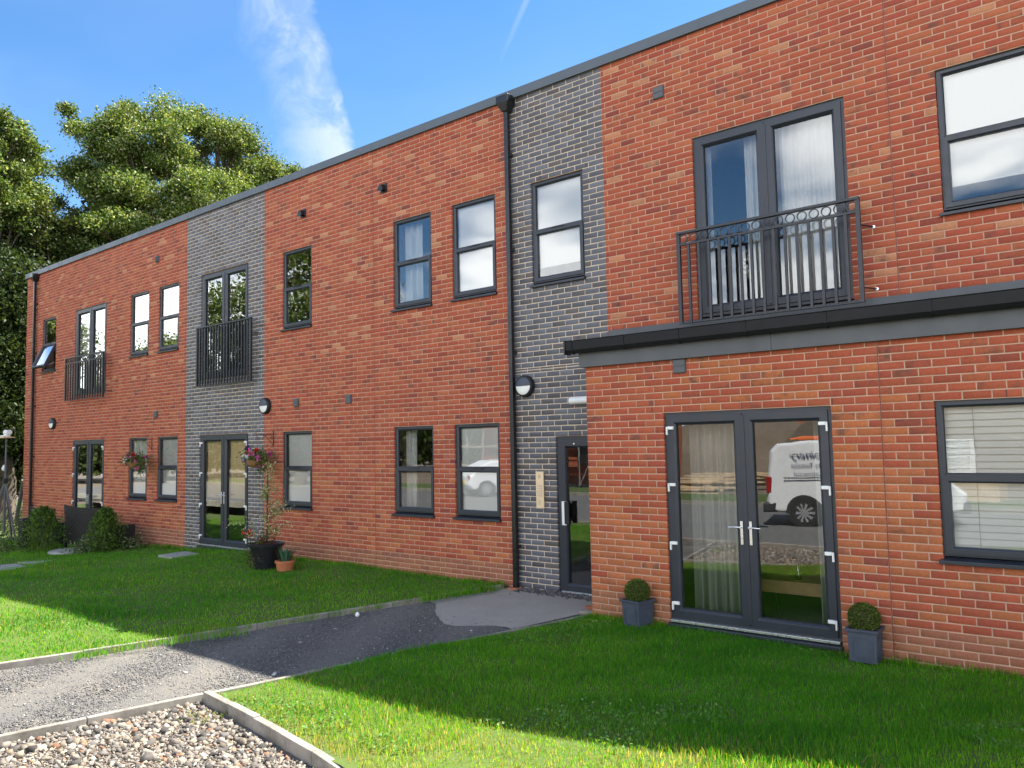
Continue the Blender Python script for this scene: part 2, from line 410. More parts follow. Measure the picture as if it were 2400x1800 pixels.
# lawns
ys = np.linspace(-7.8, 0.15, 34)
rows = []
for y in ys:
    xr = float(xe(LE, y)); xs = np.concatenate([np.linspace(-23, -6, 26)[:-1], np.linspace(-6, xr, 14)])
    rows.append([(float(x), float(y), float(lawn_z(x, y))) for x in xs])
lawn_a = grid_sheet('lawn', rows, 'soilground')
rows = []
for x in np.concatenate([np.linspace(-1.04, -0.06, 8), np.linspace(0.1, 2.38, 12), np.linspace(2.5, 13, 14)]):
    yt = -0.96 if x > -0.06 else float(np.interp(x, [-1.05, -0.67, -0.06], [-5.2, -3.6, -0.98]))
    yb = float(kerb_y(x)) - .015 if x < 2.39 else -7.8
    rows.append([(float(x), float(y), float(lawn_z(x, y))) for y in np.linspace(yt, yb, 16)])
lawn_b = grid_sheet('lawn', rows, 'soilground')
# path, screed pad, gravel bed
rows = [[(float(x), float(y), -0.035 + 0.006*math.sin(x*5+y*3)) for x in np.linspace(float(xe(LE, y)), float(min(xe(RE, y), 0.02)) if y < -0.9 else 0.02, 10)] for y in np.linspace(-7.8, 0.12, 30)]
grid_sheet('path', rows, 'chips')
pad = MB()
edge = []
for i in range(25):
    t = i/24; x = -2.02 + t*2.0 if False else None
pts_edge = []
for i in range(31):
    t = i/30
    x = -2.35 + t*(1.92); y = -1.35 - 0.55*t - 0.75*math.sin(math.pi*t)**2 * (0.25 + 0.75*t) + 0.03*math.sin(t*17) + 0.012*math.sin(t*61+1)
    pts_edge.append((x, y))
vs_ = []; fs = []
for i, (x, y) in enumerate(pts_edge):
    t = i/30; xt = -2.04 + t*2.05
    x = max(x, float(xe(LE, y)) + 0.03); x = min(x, float(xe(RE, y)) - 0.03)
    vs_ += [(xt, 0.1, -0.022), (0.5*(xt + x), 0.5*(0.1 + y), -0.019), (x, y, -0.027)]
for i in range(30):
    for k in range(2): fs.append((i*3+k, i*3+k+1, (i+1)*3+k+1, (i+1)*3+k))
pad.add(vs_, fs); struct(pad.build('screed_pad', 'sand'))
rows = []
for x in np.linspace(-1.64, 2.44, 20):
    yt = float(kerb_y(x)) if x > -1.02 else float(np.interp(x, [-1.62, -1.38, -1.05], [-7.8, -6.63, -5.2]))
    rows.append([(float(x), float(y), -0.062) for y in np.linspace(yt, -7.82, 10)])
grid_sheet('gravel_bed', rows, 'gravelbase')
# car park, verge, site behind the camera (seen in the glass)
def sheet(name, x0, x1, y0, y1, z, mat, n=2):
    return grid_sheet(name, [[(x0 + (x1-x0)*i/n, y0 + (y1-y0)*j/n, z) for i in range(n+1)] for j in range(n+1)], mat)
sheet('car_park', -45, 40, -17.0, -7.95, -0.10, 'asphalt')
sheet('verge', -45, 40, -21.0, -17.15, -0.02, 'verge')
# kerbs and edgings: every stone its own piece
def stone_row(parent_name, line, w, z0, z1, seg, mat='concrete', gap=0.004, side=0.0, piece='edging_stone'):
    root = struct(empty(parent_name))
    pts = [Vector((p[0], p[1], 0)) for p in line]
    L = [0]
    for a, b in zip(pts, pts[1:]): L.append(L[-1] + (b-a).length)
    def at(s):
        s = max(0, min(L[-1], s))
        for i in range(len(pts)-1):
            if s <= L[i+1] + 1e-9: return pts[i].lerp(pts[i+1], (s-L[i])/max(1e-9, L[i+1]-L[i]))
        return pts[-1]
    n = max(1, round(L[-1]/seg))
    for i in range(n):
        a = at(L[-1]*i/n + gap); b = at(L[-1]*(i+1)/n - gap); d = (b-a).normalized(); nn = Vector((-d.y, d.x, 0))
        a = a + nn*(side + random.uniform(-.004, .004)); b = b + nn*(side + random.uniform(-.004, .004)); h = nn*(w/2); dz = random.uniform(-.004, .004)
        za, zb = [float(lawn_z(q.x, q.y)) if False else 0 for q in (a, b)]
        mb = MB().add([a-h+Vector((0,0,z0)), b-h+Vector((0,0,z0)), b+h+Vector((0,0,z0)), a+h+Vector((0,0,z0)),
                       a-h+Vector((0,0,z1+dz)), b-h+Vector((0,0,z1+dz+random.uniform(-.003,.003))), b+h+Vector((0,0,z1+dz)), a+h+Vector((0,0,z1+dz))],
                      [(0,3,2,1),(4,5,6,7),(0,1,5,4),(1,2,6,5),(2,3,7,6),(3,0,4,7)])
        mb.build(piece, mat, root, 0.006)
    return root
stone_row('path_edging', LE[1:], 0.05, -0.2, 0.035, 0.915)
stone_row('path_edging', RE[1:], 0.048, -0.2, 0.006, 0.915)
stone_row('kerb', KB, 0.062, -0.25, 0.035, 0.46, piece='kerb_stone')
stone_row('car_park_kerb', [(-45, -17.07), (40, -17.07)], 0.14, -0.2, 0.03, 3.0, piece='kerb_stone')
stone_row('car_park_kerb', [(-45, -7.88), (2.0, -7.88)], 0.12, -0.2, 0.02, 3.0, piece='kerb_stone')

def scatter_rocks(name, P, S, C, mat='stone', squash=0.65):
    n = len(P); base = np.array([(-1,-1,-1),(1,-1,-1),(1,1,-1),(-1,1,-1),(-1,-1,1),(1,-1,1),(1,1,1),(-1,1,1)], float)*0.5
    V = base[None]*(1 + rng.uniform(-.6, .4, (n, 8, 3))); V[:, 4:, :2] *= rng.uniform(.45, .95, (n, 1, 1)); V[:, :, 2] *= squash
    V[:, :, 0] *= rng.uniform(0.8, 1.6, (n, 1))
    a = rng.uniform(0, 2*np.pi, n); tx = rng.normal(0, .45, n); ty = rng.normal(0, .45, n)
    ca, sa = np.cos(a), np.sin(a)
    x = V[..., 0].copy(); y = V[..., 1].copy(); z = V[..., 2].copy()
    y, z = y*np.cos(tx)[:, None] - z*np.sin(tx)[:, None], y*np.sin(tx)[:, None] + z*np.cos(tx)[:, None]
    x, z = x*np.cos(ty)[:, None] - z*np.sin(ty)[:, None], x*np.sin(ty)[:, None] + z*np.cos(ty)[:, None]
    x, y = x*ca[:, None] - y*sa[:, None], x*sa[:, None] + y*ca[:, None]
    V = np.stack([x, y, z], -1)*S[:, None, None] + P[:, None, :]
    q = np.array([(0,3,2,1),(4,5,6,7),(0,1,5,4),(1,2,6,5),(2,3,7,6),(3,0,4,7)])
    loops = (q[None] + (np.arange(n)*8)[:, None, None]).ravel()
    me = np_mesh(name, V.reshape(-1, 3), np.full(n*6, 4), loops, np.repeat(C, 6, 0), mat)
    return link(name, me)
def rand_in(n, f, bbox):
    out = []
    tot = 0
    while tot < n:
        p = np.column_stack([rng.uniform(bbox[0], bbox[1], n*2), rng.uniform(bbox[2], bbox[3], n*2)])
        p = p[f(p[:, 0], p[:, 1])]; out.append(p); tot += len(p)
    return np.concatenate(out)[:n]
def in_gravel(x, y):
    return (y > -7.8) & (x > xe(RE, y) + 0.04) & (y < kerb_y(np.clip(x, -1.02, 2.45)) - 0.07) & (x < 2.38)
def in_path(x, y):
    return (y < -0.95) & (y > -7.8) & (x > xe(LE, y) + 0.03) & (x < xe(RE, y) - 0.03)
pal = np.array([(.29,.25,.21),(.21,.19,.17),(.40,.35,.29),(.50,.42,.32),(.56,.45,.32),(.12,.11,.10),(.42,.22,.13),(.34,.28,.21),(.58,.53,.46)])
wts = np.array([.2,.17,.16,.09,.05,.13,.05,.1,.05]); wts /= wts.sum()
n = 34000
P2 = rand_in(n, in_gravel, (-1.7, 2.4, -7.8, -5.2))
S = np.clip(rng.lognormal(math.log(.0130), .55, n), .006, .070)
P3 = np.column_stack([P2, -0.066 + S*0.18 + rng.uniform(0, .012, n)])
stuff(scatter_rocks('gravel', P3, S, pal[rng.choice(9, n, p=wts)]*rng.uniform(.36, .84, (n, 1))), 'loose pale and grey rubble gravel filling the kerbed bed in the foreground', 'gravel')
n = 38000
P2 = rand_in(n, in_path, (-4.0, 0, -7.8, -0.95))
keep = rng.random(n) < np.clip((-1.25 - P2[:, 1] + .25*np.sin(P2[:, 0]*5))/1.1, .04, 1)
P2 = P2[keep]; n = len(P2)
S = np.clip(rng.lognormal(math.log(.0080), .32, n), .005, .020)
pc = np.array([(.138,.135,.132),(.108,.108,.110),(.175,.170,.160),(.24,.23,.215),(.34,.32,.29)])
stuff(scatter_rocks('path_chippings', np.column_stack([P2, -0.034 + S*0.2]), S, pc[rng.choice(5, n, p=[.38,.30,.22,.08,.02])]*rng.uniform(.8,1.25,(n,1))), 'dark grey stone chippings loose on the path', 'chippings')
# dark gravel strip at the foot of the entrance
n = 1500
P2 = np.column_stack([rng.uniform(-1.80, -0.02, n), -np.abs(rng.normal(0, .09, n)) - 0.005]); S = np.clip(rng.lognormal(math.log(.016), .3, n), .008, .04)
stuff(scatter_rocks('drip_gravel', np.column_stack([P2, -0.02 + S*.3 + rng.uniform(0, .02, n)*np.exp(P2[:, 1]*8)]), S, pc[rng.choice(3, n)]*rng.uniform(.6, 1.1, (n, 1))), 'strip of dark gravel along the foot of the entrance wall', 'gravel')

# grass blades
def noise2(x, y, s, seed):
    r = np.random.default_rng(seed); out = np.zeros_like(x)
    for k in range(7):
        a = r.uniform(0, 2*np.pi); f = s*r.uniform(.6, 1.7); out += np.sin((x*np.cos(a) + y*np.sin(a))*f + r.uniform(0, 6.28))
    return out/7*1.9
def grass(name, P, hgt, wid, label, dry_sunlit_f):
    n = len(P); x, y = P[:, 0], P[:, 1]; z = lawn_z(x, y)
    tuft = .8*noise2(x, y, 2.6, 3) + 0.6*noise2(x, y, 7, 5) + .3*noise2(x, y, 17, 6)
    h = hgt*np.clip(.95 + .45*tuft + rng.normal(0, .28, n), .25, 2.3)
    w = wid*rng.uniform(.7, 1.3, n)
    a = rng.uniform(0, 2*np.pi, n); lean = np.abs(rng.normal(.32, .28, n)); la = rng.uniform(0, 2*np.pi, n)
    wx, wy = np.cos(a)*w/2, np.sin(a)*w/2; lx, ly = np.cos(la)*lean*h, np.sin(la)*lean*h
    b = np.stack([x, y, z - .005], -1)
    V = np.empty((n, 5, 3))
    V[:, 0] = b + np.stack([-wx, -wy, 0*wx], -1); V[:, 1] = b + np.stack([wx, wy, 0*wx], -1)
    mid = b + np.stack([lx*.35, ly*.35, h*.58], -1)
    V[:, 2] = mid + np.stack([wx*.8, wy*.8, 0*wx], -1); V[:, 3] = mid - np.stack([wx*.8, wy*.8, 0*wx], -1)
    V[:, 4] = b + np.stack([lx, ly, h*np.sqrt(np.clip(1 - .5*lean**2, .3, 1))], -1)
    loops = (np.array([0,1,2,3, 3,2,4])[None] + (np.arange(n)*5)[:, None]).ravel()
    fn = np.tile([4, 3], n)
    g = rng.random((n, 1)); tt = np.clip(.5 + .5*tuft, 0, 1)[:, None]
    c = (np.array([[.078, .275, .008]])*(1-g) + np.array([[.165, .375, .017]])*g)*(1.12 - .32*tt)
    c = c*(1 - .45*tt*np.array([[.75, .2, -1.2]])); pt = np.clip(noise2(x, y, 1.1, 15), -1, 1)[:, None]; c = c*(1 + pt*np.array([[.28, .10, .15]]))
    yel = (rng.random(n) < dry_sunlit_f(x, y)*.8)  # yellow and straw blades: real dry grass plus sunlight painted as colour
    c[yel] = (np.array([.26, .33, .03])*rng.uniform(.8, 1.25, (n, 1)))[yel]
    dry = (rng.random(n) < dry_sunlit_f(x, y)*.45)
    c[dry] = (np.array([.36, .29, .15])*rng.uniform(.7, 1.2, (n, 1)))[dry]
    c *= rng.uniform(.65, 1.4, (n, 1))
    me = np_mesh(name, V.reshape(-1, 3), fn, loops, np.repeat(c, 2, 0), 'blade')
    return stuff(link(name, me), label, 'grass')
def in_left(x, y): return (x < xe(LE, y) - 0.02) & (y < -0.02)
def in_right(x, y):
    yb = np.where(x < 2.4, kerb_y(np.clip(x, -1.02, 2.45)) + 0.05, -7.8)
    return (x > xe(RE, y) + 0.02) & (y < -1.0) & (y > yb)
def dens_pick(P, ref, k):
    d = np.hypot(P[:, 0] - CAM.x, P[:, 1] - CAM.y); return P[rng.random(len(P)) < np.clip((ref/d)**k, 0, 1)]
def dry_sunlit_l(x, y): return np.clip(.02 + .15*np.clip(-y - 4.2, 0, 1) + .25*np.exp(-(xe(LE, y) - x)/.18) + .10*noise2(x, y, 1.5, 9), .01, .7)  # dry path edge, plus more yellow painted in where the sun falls
def dry_sunlit_r(x, y):
    k = np.clip(-y - 4.0, 0, 1.2)  # sunlit strip: extra yellow blades paint the sunlight brighter, with real straw
    bare = np.exp(-((x - 1.75)**2/.10 + (y + 4.75)**2/.03)) + np.exp(-((x - 2.9)**2/.12 + (y + 4.6)**2/.03)) + .8*np.exp(-((kerb_y(np.clip(x, -1.02, 2.45)) - y)/.16)**2)*(x < 2.4)
    return np.clip(.012 + .46*k + .5*bare + .12*noise2(x, y, 2.2, 11)*k, .02, .9)
P = rand_in(230000, in_left, (-21, -2.0, -7.2, -0.02)); P = dens_pick(P, 9.5, 1.1)
grass('grass', P, .042, .0075, 'mown grass of the lawn left of the path', dry_sunlit_l)
P = rand_in(190000, in_right, (-1.1, 6.2, -6.6, -1.0))
P = P[rng.random(len(P)) > .55*np.clip(dry_sunlit_r(P[:, 0], P[:, 1]) - .35, 0, 1)*1.6]
grass('grass', P, .042, .0046, 'grass of the lawn between the path and the block', dry_sunlit_r)
# few longer stalks along kerb, edgings and walls
def fringe(line, n, sd, hh, seed):
    t = rng.random(n); seg = rng.integers(0, len(line)-1, n); A = np.array(line)
    p = A[seg]*(1-t[:, None]) + A[seg+1]*t[:, None]; return p + rng.normal(0, sd, (n, 2))
Pf = np.concatenate([fringe(LE[1:4], 420, .03, .07, 1) + [.05, 0], fringe([(-2.15, -.4), (-2.4, -1.5)], 900, .07, .07, 2) + [.14, 0], fringe([(.02, -1.06), (.98, -1.06)], 520, .02, .1, 3), fringe([(2.88, -1.06), (8, -1.06)], 2500, .02, .1, 3), fringe([(-18, -.08), (-2.1, -.08)], 5200, .025, .1, 4), fringe([(-2.7, -3.9), (-3.3, -5.4)], 500, .05, .1, 4) + [.09, 0]])
Pf = Pf[(Pf[:, 1] < -1.0) | (Pf[:, 0] < 0)]
grass('grass', Pf, .075, .006, 'longer grass fringe along wall feet and path edges', lambda x, y: .12 + 0*x)

# ------------------------------------------------------------------ apartment building
BLD = tag(empty('apartment_building', (0, 0, 0)), 'two storey red brick apartment building with grey brick panels and flat roof', 'building')
P_ = 0.977            # how far the single storey block stands forward
YB = -P_
HL, SL, SU, HU, CB, CT = 2.325, 0.90, 4.222, 5.735, 7.069, 7.193
UF = 3.47
def zc(c):
    return c*0.075 if c < 0 else float(np.interp(c, [0, 12, 31, 56, 76, 94], [0, SL, HL, SU, HU, CB]))
OP = {  # opening name: x0, x1, z0, z1
 'u1': (-18.75, -17.85, SU, HU), 'uf1': (-16.63, -14.83, UF, HU), 'u2': (-13.575, -12.685, SU, HU), 'u3': (-12.215, -11.325, SU, HU),
 'lf1': (-16.65, -14.85, -0.20, HL), 'l2': (-13.575, -12.685, SL, HL), 'l3': (-12.215, -11.325, SL, HL),
 'uf2': (-10.40, -8.63, UF, HU), 'lf2': (-10.42, -8.62, 0.0, HL),
 'u4': (-7.48, -6.59, SU, HU), 'u5': (-4.40, -3.515, SU, HU), 'u6': (-3.06, -2.175, SU, HU),
 'l4': (-7.475, -6.585, SL, HL), 'l5': (-4.42, -3.525, SL, HL), 'l6': (-3.071, -2.181, SL, HL),
 'u7': (-1.505, -0.615, SU, HU), 'ed': (-1.17, -0.14, 0.0, 2.105),
 'uf3': (1.0125, 2.8125, UF, HU), 'u8': (3.7125, 5.5125, SU, HU), 'u9': (7.2, 8.1, SU, HU),
 'bf': (1.0125, 2.8125, 0.02, HL), 'bw': (3.7125, 5.5125, SL, HL), 'bw2': (7.2, 9.0, SL, HL),
}
PAL_R = [((.435,.098,.053),.32), ((.45,.110,.058),.26), ((.41,.086,.050),.22), ((.36,.074,.050),.07), ((.475,.135,.068),.09), ((.42,.110,.070),.03), ((.29,.066,.050),.02)]
PAL_G = [((.125,.128,.148),.34), ((.108,.110,.128),.26), ((.140,.146,.170),.2), ((.095,.088,.095),.12), ((.125,.108,.105),.08)]
cR = np.array([p[0] for p in PAL_R]); wR = np.array([p[1] for p in PAL_R]); wR /= wR.sum()
cG = np.array([p[0] for p in PAL_G]); wG = np.array([p[1] for p in PAL_G]); wG /= wG.sum()
br = np.random.default_rng(21)
def red_col(x, z, block):
    c = cR[br.choice(len(cR), p=wR)].copy()
    if block: c = c*.6 + cR[0]*.4
    b = math.sin(x*1.1 + z*2.3) + math.sin(x*0.37 - z*1.7 + 2) + .6*math.sin(x*2.6 + 1)
    if z < 1.7 and br.random() < (.42 if block else .30) + .14*b: c = np.array([.49, .148, .066])*br.uniform(.9, 1.08)      # orange batch
    elif z < 2.9 and block and br.random() < .22 + .16*b: c = np.array([.485, .145, .060])*br.uniform(.9, 1.1)
    if z < .28: c = c*.5 + np.array([.30, .16, .11])*.5                                                    # splash-dirtied foot courses
    sm = 0.0
    if z > 2.0 and br.random() < .24: sm = br.uniform(.5, 1)
    elif br.random() < .05: sm = br.uniform(.4, .9)
    if z > 3.6 and br.random() < .05: c = np.array([.53, .22, .125])
    return np.append(c*br.uniform(.80, .97)*np.array([.90, .92, .82]), sm)
def grey_col(x, z, block):
    return np.append(cG[br.choice(len(cG), p=wG)]*br.uniform(.74, .98), .6 if br.random() < .08 else 0)
def lay_bricks(x0, x1, z0, z1, ops, phase, joints, colf, block):
    out = []
    c = int(math.floor(z0/0.075)) if z0 < 0 else next(i for i in range(100) if zc(i+1) > z0 + .01)
    while zc(c) < z1 - .01:
        za, zb = max(zc(c), z0) + .0058, min(zc(c+1), z1) - .0058
        if zb - za > .02:
            zm = (za + zb)/2
            segs = [(x0, x1)]
            for (a, b, lo, hi) in ops:
                if lo - .005 < zm < hi + .005:
                    segs = [t for (p, q) in segs for t in ((p, min(q, a)), (max(p, b), q)) if t[1] - t[0] > .03]
            for jx in joints:
                segs = [t for (p, q) in segs for t in (((p, min(q, jx - .005)), (max(p, jx + .005), q)) if p < jx < q else ((p, q),)) if t[1] - t[0] > .03]
            off = 0.1125 if c % 2 else 0.0
            for (p, q) in segs:
                k = math.floor((p - phase - off)/.225); x = phase + off + k*.225
                cuts = [p]
                while x < q:
                    if x > p + .035 and x < q - .035: cuts.append(x)
                    x += .225
                cuts.append(q)
                for i in range(len(cuts)-1):
                    a = cuts[i] + (.0058 if i else .0015); b = cuts[i+1] - (.0058 if i < len(cuts)-2 else .0015)
                    if b - a > .02: out.append((a, b, za, zb, colf((a+b)/2, zm, block)))
        c += 1
    return out
QB = np.array([(0,1,2,3),(4,5,1,0),(5,6,2,1),(6,7,3,2),(7,4,0,3),(8,9,5,4),(9,10,6,5),(10,11,7,6),(11,8,4,7)])
def brick_arrays(bricks, y):
    n = len(bricks); B = np.array([b[:4] for b in bricks]); C = np.array([b[4] for b in bricks])
    a, b, lo, hi = B.T
    ch = .0025; jy = np.clip(br.normal(0, .0010, n), -.0018, .0014); yf = y + jy
    V = np.empty((n, 12, 3))
    for i, (X, Z) in enumerate(((a, lo), (b, lo), (b, hi), (a, hi))):
        sx = ch if i in (0, 3) else -ch; sz = ch if i < 2 else -ch
        V[:, i] = np.stack([X + sx, yf, Z + sz], -1); V[:, 4+i] = np.stack([X, yf + ch, Z], -1); V[:, 8+i] = np.stack([X, yf*0 + y + .10, Z], -1)
    J = np.clip(br.normal(0, .0009, (n, 4, 3)), -.0014, .0014); V[:, :4] += J; V[:, 4:8] += J*[.9, .3, .9]
    return V, C
def brick_mesh(name, V, C, mat):
    n = len(V); loops = (QB[None] + (np.arange(n)*12)[:, None, None]).ravel()
    return np_mesh(name, V.reshape(-1, 3), np.full(n*9, 4), loops, np.repeat(C, 9, 0), mat)
def wall_sheet(x0, x1, z0, z1, ops, y, depth=.30, e=.004):
    mb = MB(); ops = [(a-e, b+e, lo-e, hi+e) for a, b, lo, hi in ops]
    xs = sorted({x0, x1} | {v for o in ops for v in o[:2] if x0 < v < x1}); zs = sorted({z0, z1} | {v for o in ops for v in o[2:] if z0 < v < z1})
    for i in range(len(xs)-1):
        for j in range(len(zs)-1):
            xm, zm = (xs[i]+xs[i+1])/2, (zs[j]+zs[j+1])/2
            if any(o[0] < xm < o[1] and o[2] < zm < o[3] for o in ops): continue
            for yy, fl in ((y, 1), (y+depth, 0)):
                q = [(xs[i],yy,zs[j]),(xs[i+1],yy,zs[j]),(xs[i+1],yy,zs[j+1]),(xs[i],yy,zs[j+1])]
                mb.quad(*(q if fl else q[::-1]))
    for a, b, lo, hi in ops:
        lo = max(lo, z0); hi = min(hi, z1)
        mb.quad((a,y,lo),(a,y+depth,lo),(a,y+depth,hi),(a,y,hi)); mb.quad((b,y,hi),(b,y+depth,hi),(b,y+depth,lo),(b,y,lo))
        mb.quad((a,y,hi),(a,y+depth,hi),(b,y+depth,hi),(b,y,hi)); mb.quad((a,y,lo),(b,y,lo),(b,y+depth,lo),(a,y+depth,lo))
    return mb
WALLS = [  # name, x0, x1, z0, z1, opening names, y face, phase, joints, red?
 ('red_brick_wall', -19.91, -10.985, -0.55, CB, ['u1','uf1','u2','u3','lf1','l2','l3'], 0.0, -13.575, [-14.27], True),
 ('grey_brick_wall', -10.985, -8.075, -0.30, CB, ['uf2','lf2'], 0.0, -10.985, [], False),
 ('red_brick_wall', -8.075, -1.86, -0.20, CB, ['u4','u5','u6','l4','l5','l6'], 0.0, -3.071, [-4.889], True),
 ('grey_brick_wall', -1.86, -0.28, 3.05, CB, ['u7'], 0.0, -1.86, [], False),
 ('grey_brick_wall', -1.86, 0.03, -0.15, 3.05, ['ed'], 0.0, -1.86, [], False),
 ('red_brick_wall', -0.28, 12.0, 3.05, CB, ['uf3','u8','u9'], 0.0, 0.0, [3.2625], True),
 ('red_brick_wall', 0.0, 12.0, -0.15, 2.95, ['bf','bw','bw2'], YB, 0.0, [3.2625], True),
]
def screen_area(b, y):
    p = Vector(((b[0]+b[1])/2, y, (b[2]+b[3])/2)) - CAM; d = p.dot(F_)
    u = 1200 + FPX*p.dot(R_)/d; v = 900 - FPX*p.dot(U_)/d
    if d < .5 or not (-10 < u < 2410 and -10 < v < 1810): return 0
    return (b[1]-b[0])*(b[3]-b[2])*(abs(p.y)/p.length)/(p.length**2)
built = []
for (nm, x0, x1, z0, z1, on, y, ph, jt, red) in WALLS:
    ops = [OP[k] for k in on]
    w = wall_sheet(x0, x1, z0, z1, ops, y + .0045).build(nm, 'mortar' if red else 'mortar_grey', BLD)
    bs = lay_bricks(x0, x1, z0, z1, ops, ph, jt, red_col if red else grey_col, y == YB)
    built.append((w, bs, y, red, jt, z0, z1))
for red in (True, False):
    allb = [(screen_area(b, y), wi, bi) for wi, (w, bs, y, r, jt, z0, z1) in enumerate(built) if r == red for bi, b in enumerate(bs)]
    allb.sort(reverse=True); top = {(wi, bi) for a, wi, bi in allb[:300]}
    for wi, (w, bs, y, r, jt, z0, z1) in enumerate(built):
        if r != red: continue
        mat = 'red' if red else 'grey'
        V, C = brick_arrays(bs, y)
        sel = np.array([(wi, bi) in top for bi in range(len(bs))])
        for bi in np.nonzero(sel)[0]: link('brick', brick_mesh('brick', V[bi:bi+1], C[bi:bi+1], mat), w)
        if (~sel).any():
            o = link('brick_courses', brick_mesh('brick_courses', V[~sel], C[~sel], mat), w); o['kind'] = 'stuff'
for (w, bs, y, r, jt, z0, z1) in built:
    for jx in jt: MB().box(jx-.0048, jx+.0048, y+.0025, y+.05, z0+.002, z1-.002).build('movement_joint', 'sealant', w)
# block return wall, ends, back, roof, floors
sb = lay_bricks(YB + .112, -0.002, -.15, 2.95, [], YB, [], red_col, True)
V, C = brick_arrays(sb, 0.0); V2 = V.copy(); V2[..., 0] = V[..., 1]; V2[..., 1] = V[..., 0]
ret = MB().box(.008, .3, YB + .02, -.002, -.15, 2.95).build('return_wall', 'mortar', BLD)
me = brick_mesh('brick_courses', V2, C, 'red'); me.flip_normals(); o = link('brick_courses', me, ret); o['kind'] = 'stuff'
MB().box(-19.91, -19.62, .31, 10.0, -.6, CB-.01).build('end_wall', 'mortar', BLD)
MB().box(11.7, 12.0, .31, 10.0, -.2, CB-.01).build('end_wall', 'mortar', BLD)
MB().box(-19.9, 12.0, 10.01, 10.3, -.6, CB-.01).build('back_wall', 'mortar', BLD)
MB().box(11.7, 11.995, YB+.31, .0, -.15, 2.94).build('end_wall', 'mortar', BLD)
MB().box(-19.6, 11.68, .32, 9.99, 6.55, 6.85).build('roof_deck', 'roof', BLD)
MB().box(-19.6, 11.68, .32, 9.99, 2.75, 3.40).build('floor_slab', 'room', BLD)
MB().box(-19.6, 11.68, .32, 9.99, -.35, -.02).build('floor_slab', 'carpet', BLD)
MB().box(.31, 11.68, YB+.32, .31, -.3, -.01).build('floor_slab', 'carpet', BLD)
for x in (-17.3, -14.3, -11.1, -8.0, -5.4, -2.02, -.10, 3.1, 6.6):
    MB().box(x-.05, x+.05, .33, 9.9, 3.41, 6.54).build('partition', 'room', BLD)
    MB().box(x-.05, x+.05, .33, 9.9, -.015, 2.74).build('partition', 'room', BLD)
MB().box(-19.55, 11.65, 4.4, 4.5, 3.405, 6.54).build('partition', 'room', BLD)
MB().box(-19.55, 11.65, 4.4, 4.5, -.012, 2.745).build('partition', 'room', BLD)
# coping
x = -19.96
while x < 12.0:
    x2 = min(x + 3.02, 12.05)
    MB().add([(x+.001,-.045,CB-.012),(x2-.001,-.045,CB-.012),(x2-.001,-.033,CB-.012),(x+.001,-.033,CB-.012), (x+.001,-.045,CT),(x2-.001,-.045,CT),(x2-.001,.34,CT+.02),(x+.001,.34,CT+.02),(x+.001,-.033,CB+.004),(x2-.001,-.033,CB+.004),(x2-.001,.34,CB+.004),(x+.001,.34,CB+.004)],
        [(0,1,5,4),(4,5,6,7),(0,3,2,1),(3,8,9,2),(8,11,10,9),(11,7,6,10),(0,4,7,11,8,3),(1,2,9,10,6,5)]).build('coping', 'coping', BLD, .004)
    if x2 < 12: MB().box(x2-.004, x2+.004, -.0462, -.04, CB-.008, CT-.002).build('coping_joint', 'fascia', BLD)
    x = x2
# block roof, fascia, gutter, flashing
MB().add([(-.06,-1.02,3.12),(12.0,-1.02,3.12),(12.0,-.004,3.33),(-.06,-.004,3.33),(-.06,-1.02,3.16),(12.0,-1.02,3.16),(12.0,-.004,3.37),(-.06,-.004,3.37)],
         [(0,3,2,1),(4,5,6,7),(0,1,5,4),(2,3,7,6),(3,0,4,7),(1,2,6,5)]).build('lean_to_roof', 'roof', BLD)
MB().box(-.265, 12.0, -.016, -.0035, 3.34, 3.473).build('flashing', 'fascia', BLD, .003)
x = -.055
for x2 in (2.28, 5.2, 8.2, 12.0):
    MB().box(x+.0015, x2-.0015, -1.034, -1.018, 2.905, 3.128).build('fascia_board', 'fascia', BLD, .002); x = x2
MB().box(-.055, -.04, -1.016, -.005, 2.905, 3.128).build('fascia_board', 'fascia', BLD)
MB().box(-.038, 11.99, -1.016, YB-.003, 2.905, 2.917).build('soffit_board', 'fascia', BLD)
gut = MB()
prof = [(-.004, .085), (-.004, .0), (-.02, -.045), (-.055, -.068), (-.09, -.060), (-.112, -.025), (-.118, .075), (-.124, .085), (-.108, .085), (-.106, -.02), (-.085, -.050), (-.055, -.057), (-.026, -.040), (-.012, .0), (-.012, .085)]
vs_ = [(xx, -1.036 + a, 3.135 + b) for xx in (-.17, 12.0) for a, b in prof]; npf = len(prof)
gut.add(vs_, [(i, (i+1) % npf, npf + (i+1) % npf, npf + i) for i in range(npf)] + [tuple(range(npf)), tuple(range(2*npf-1, npf-1, -1))])
g_o = gut.build('gutter', 'gutter', BLD)
for x in (-.09, .62, 1.30, 2.05, 2.85, 3.75, 4.6, 5.5, 6.4): MB().add([(x+dx, -1.036+a*1.05-.001, 3.131+b*1.06) for dx in (0, .022) for a, b in prof[:9]], [(i, i+1, 9+i+1, 9+i) for i in range(8)] + [tuple(range(9)), tuple(range(17, 8, -1))]).build('gutter_bracket', 'gutter', g_o)
MB().box(-.185, -.165, -1.165, -1.034, 3.06, 3.232).build('gutter_stop_end', 'black', g_o, .006)
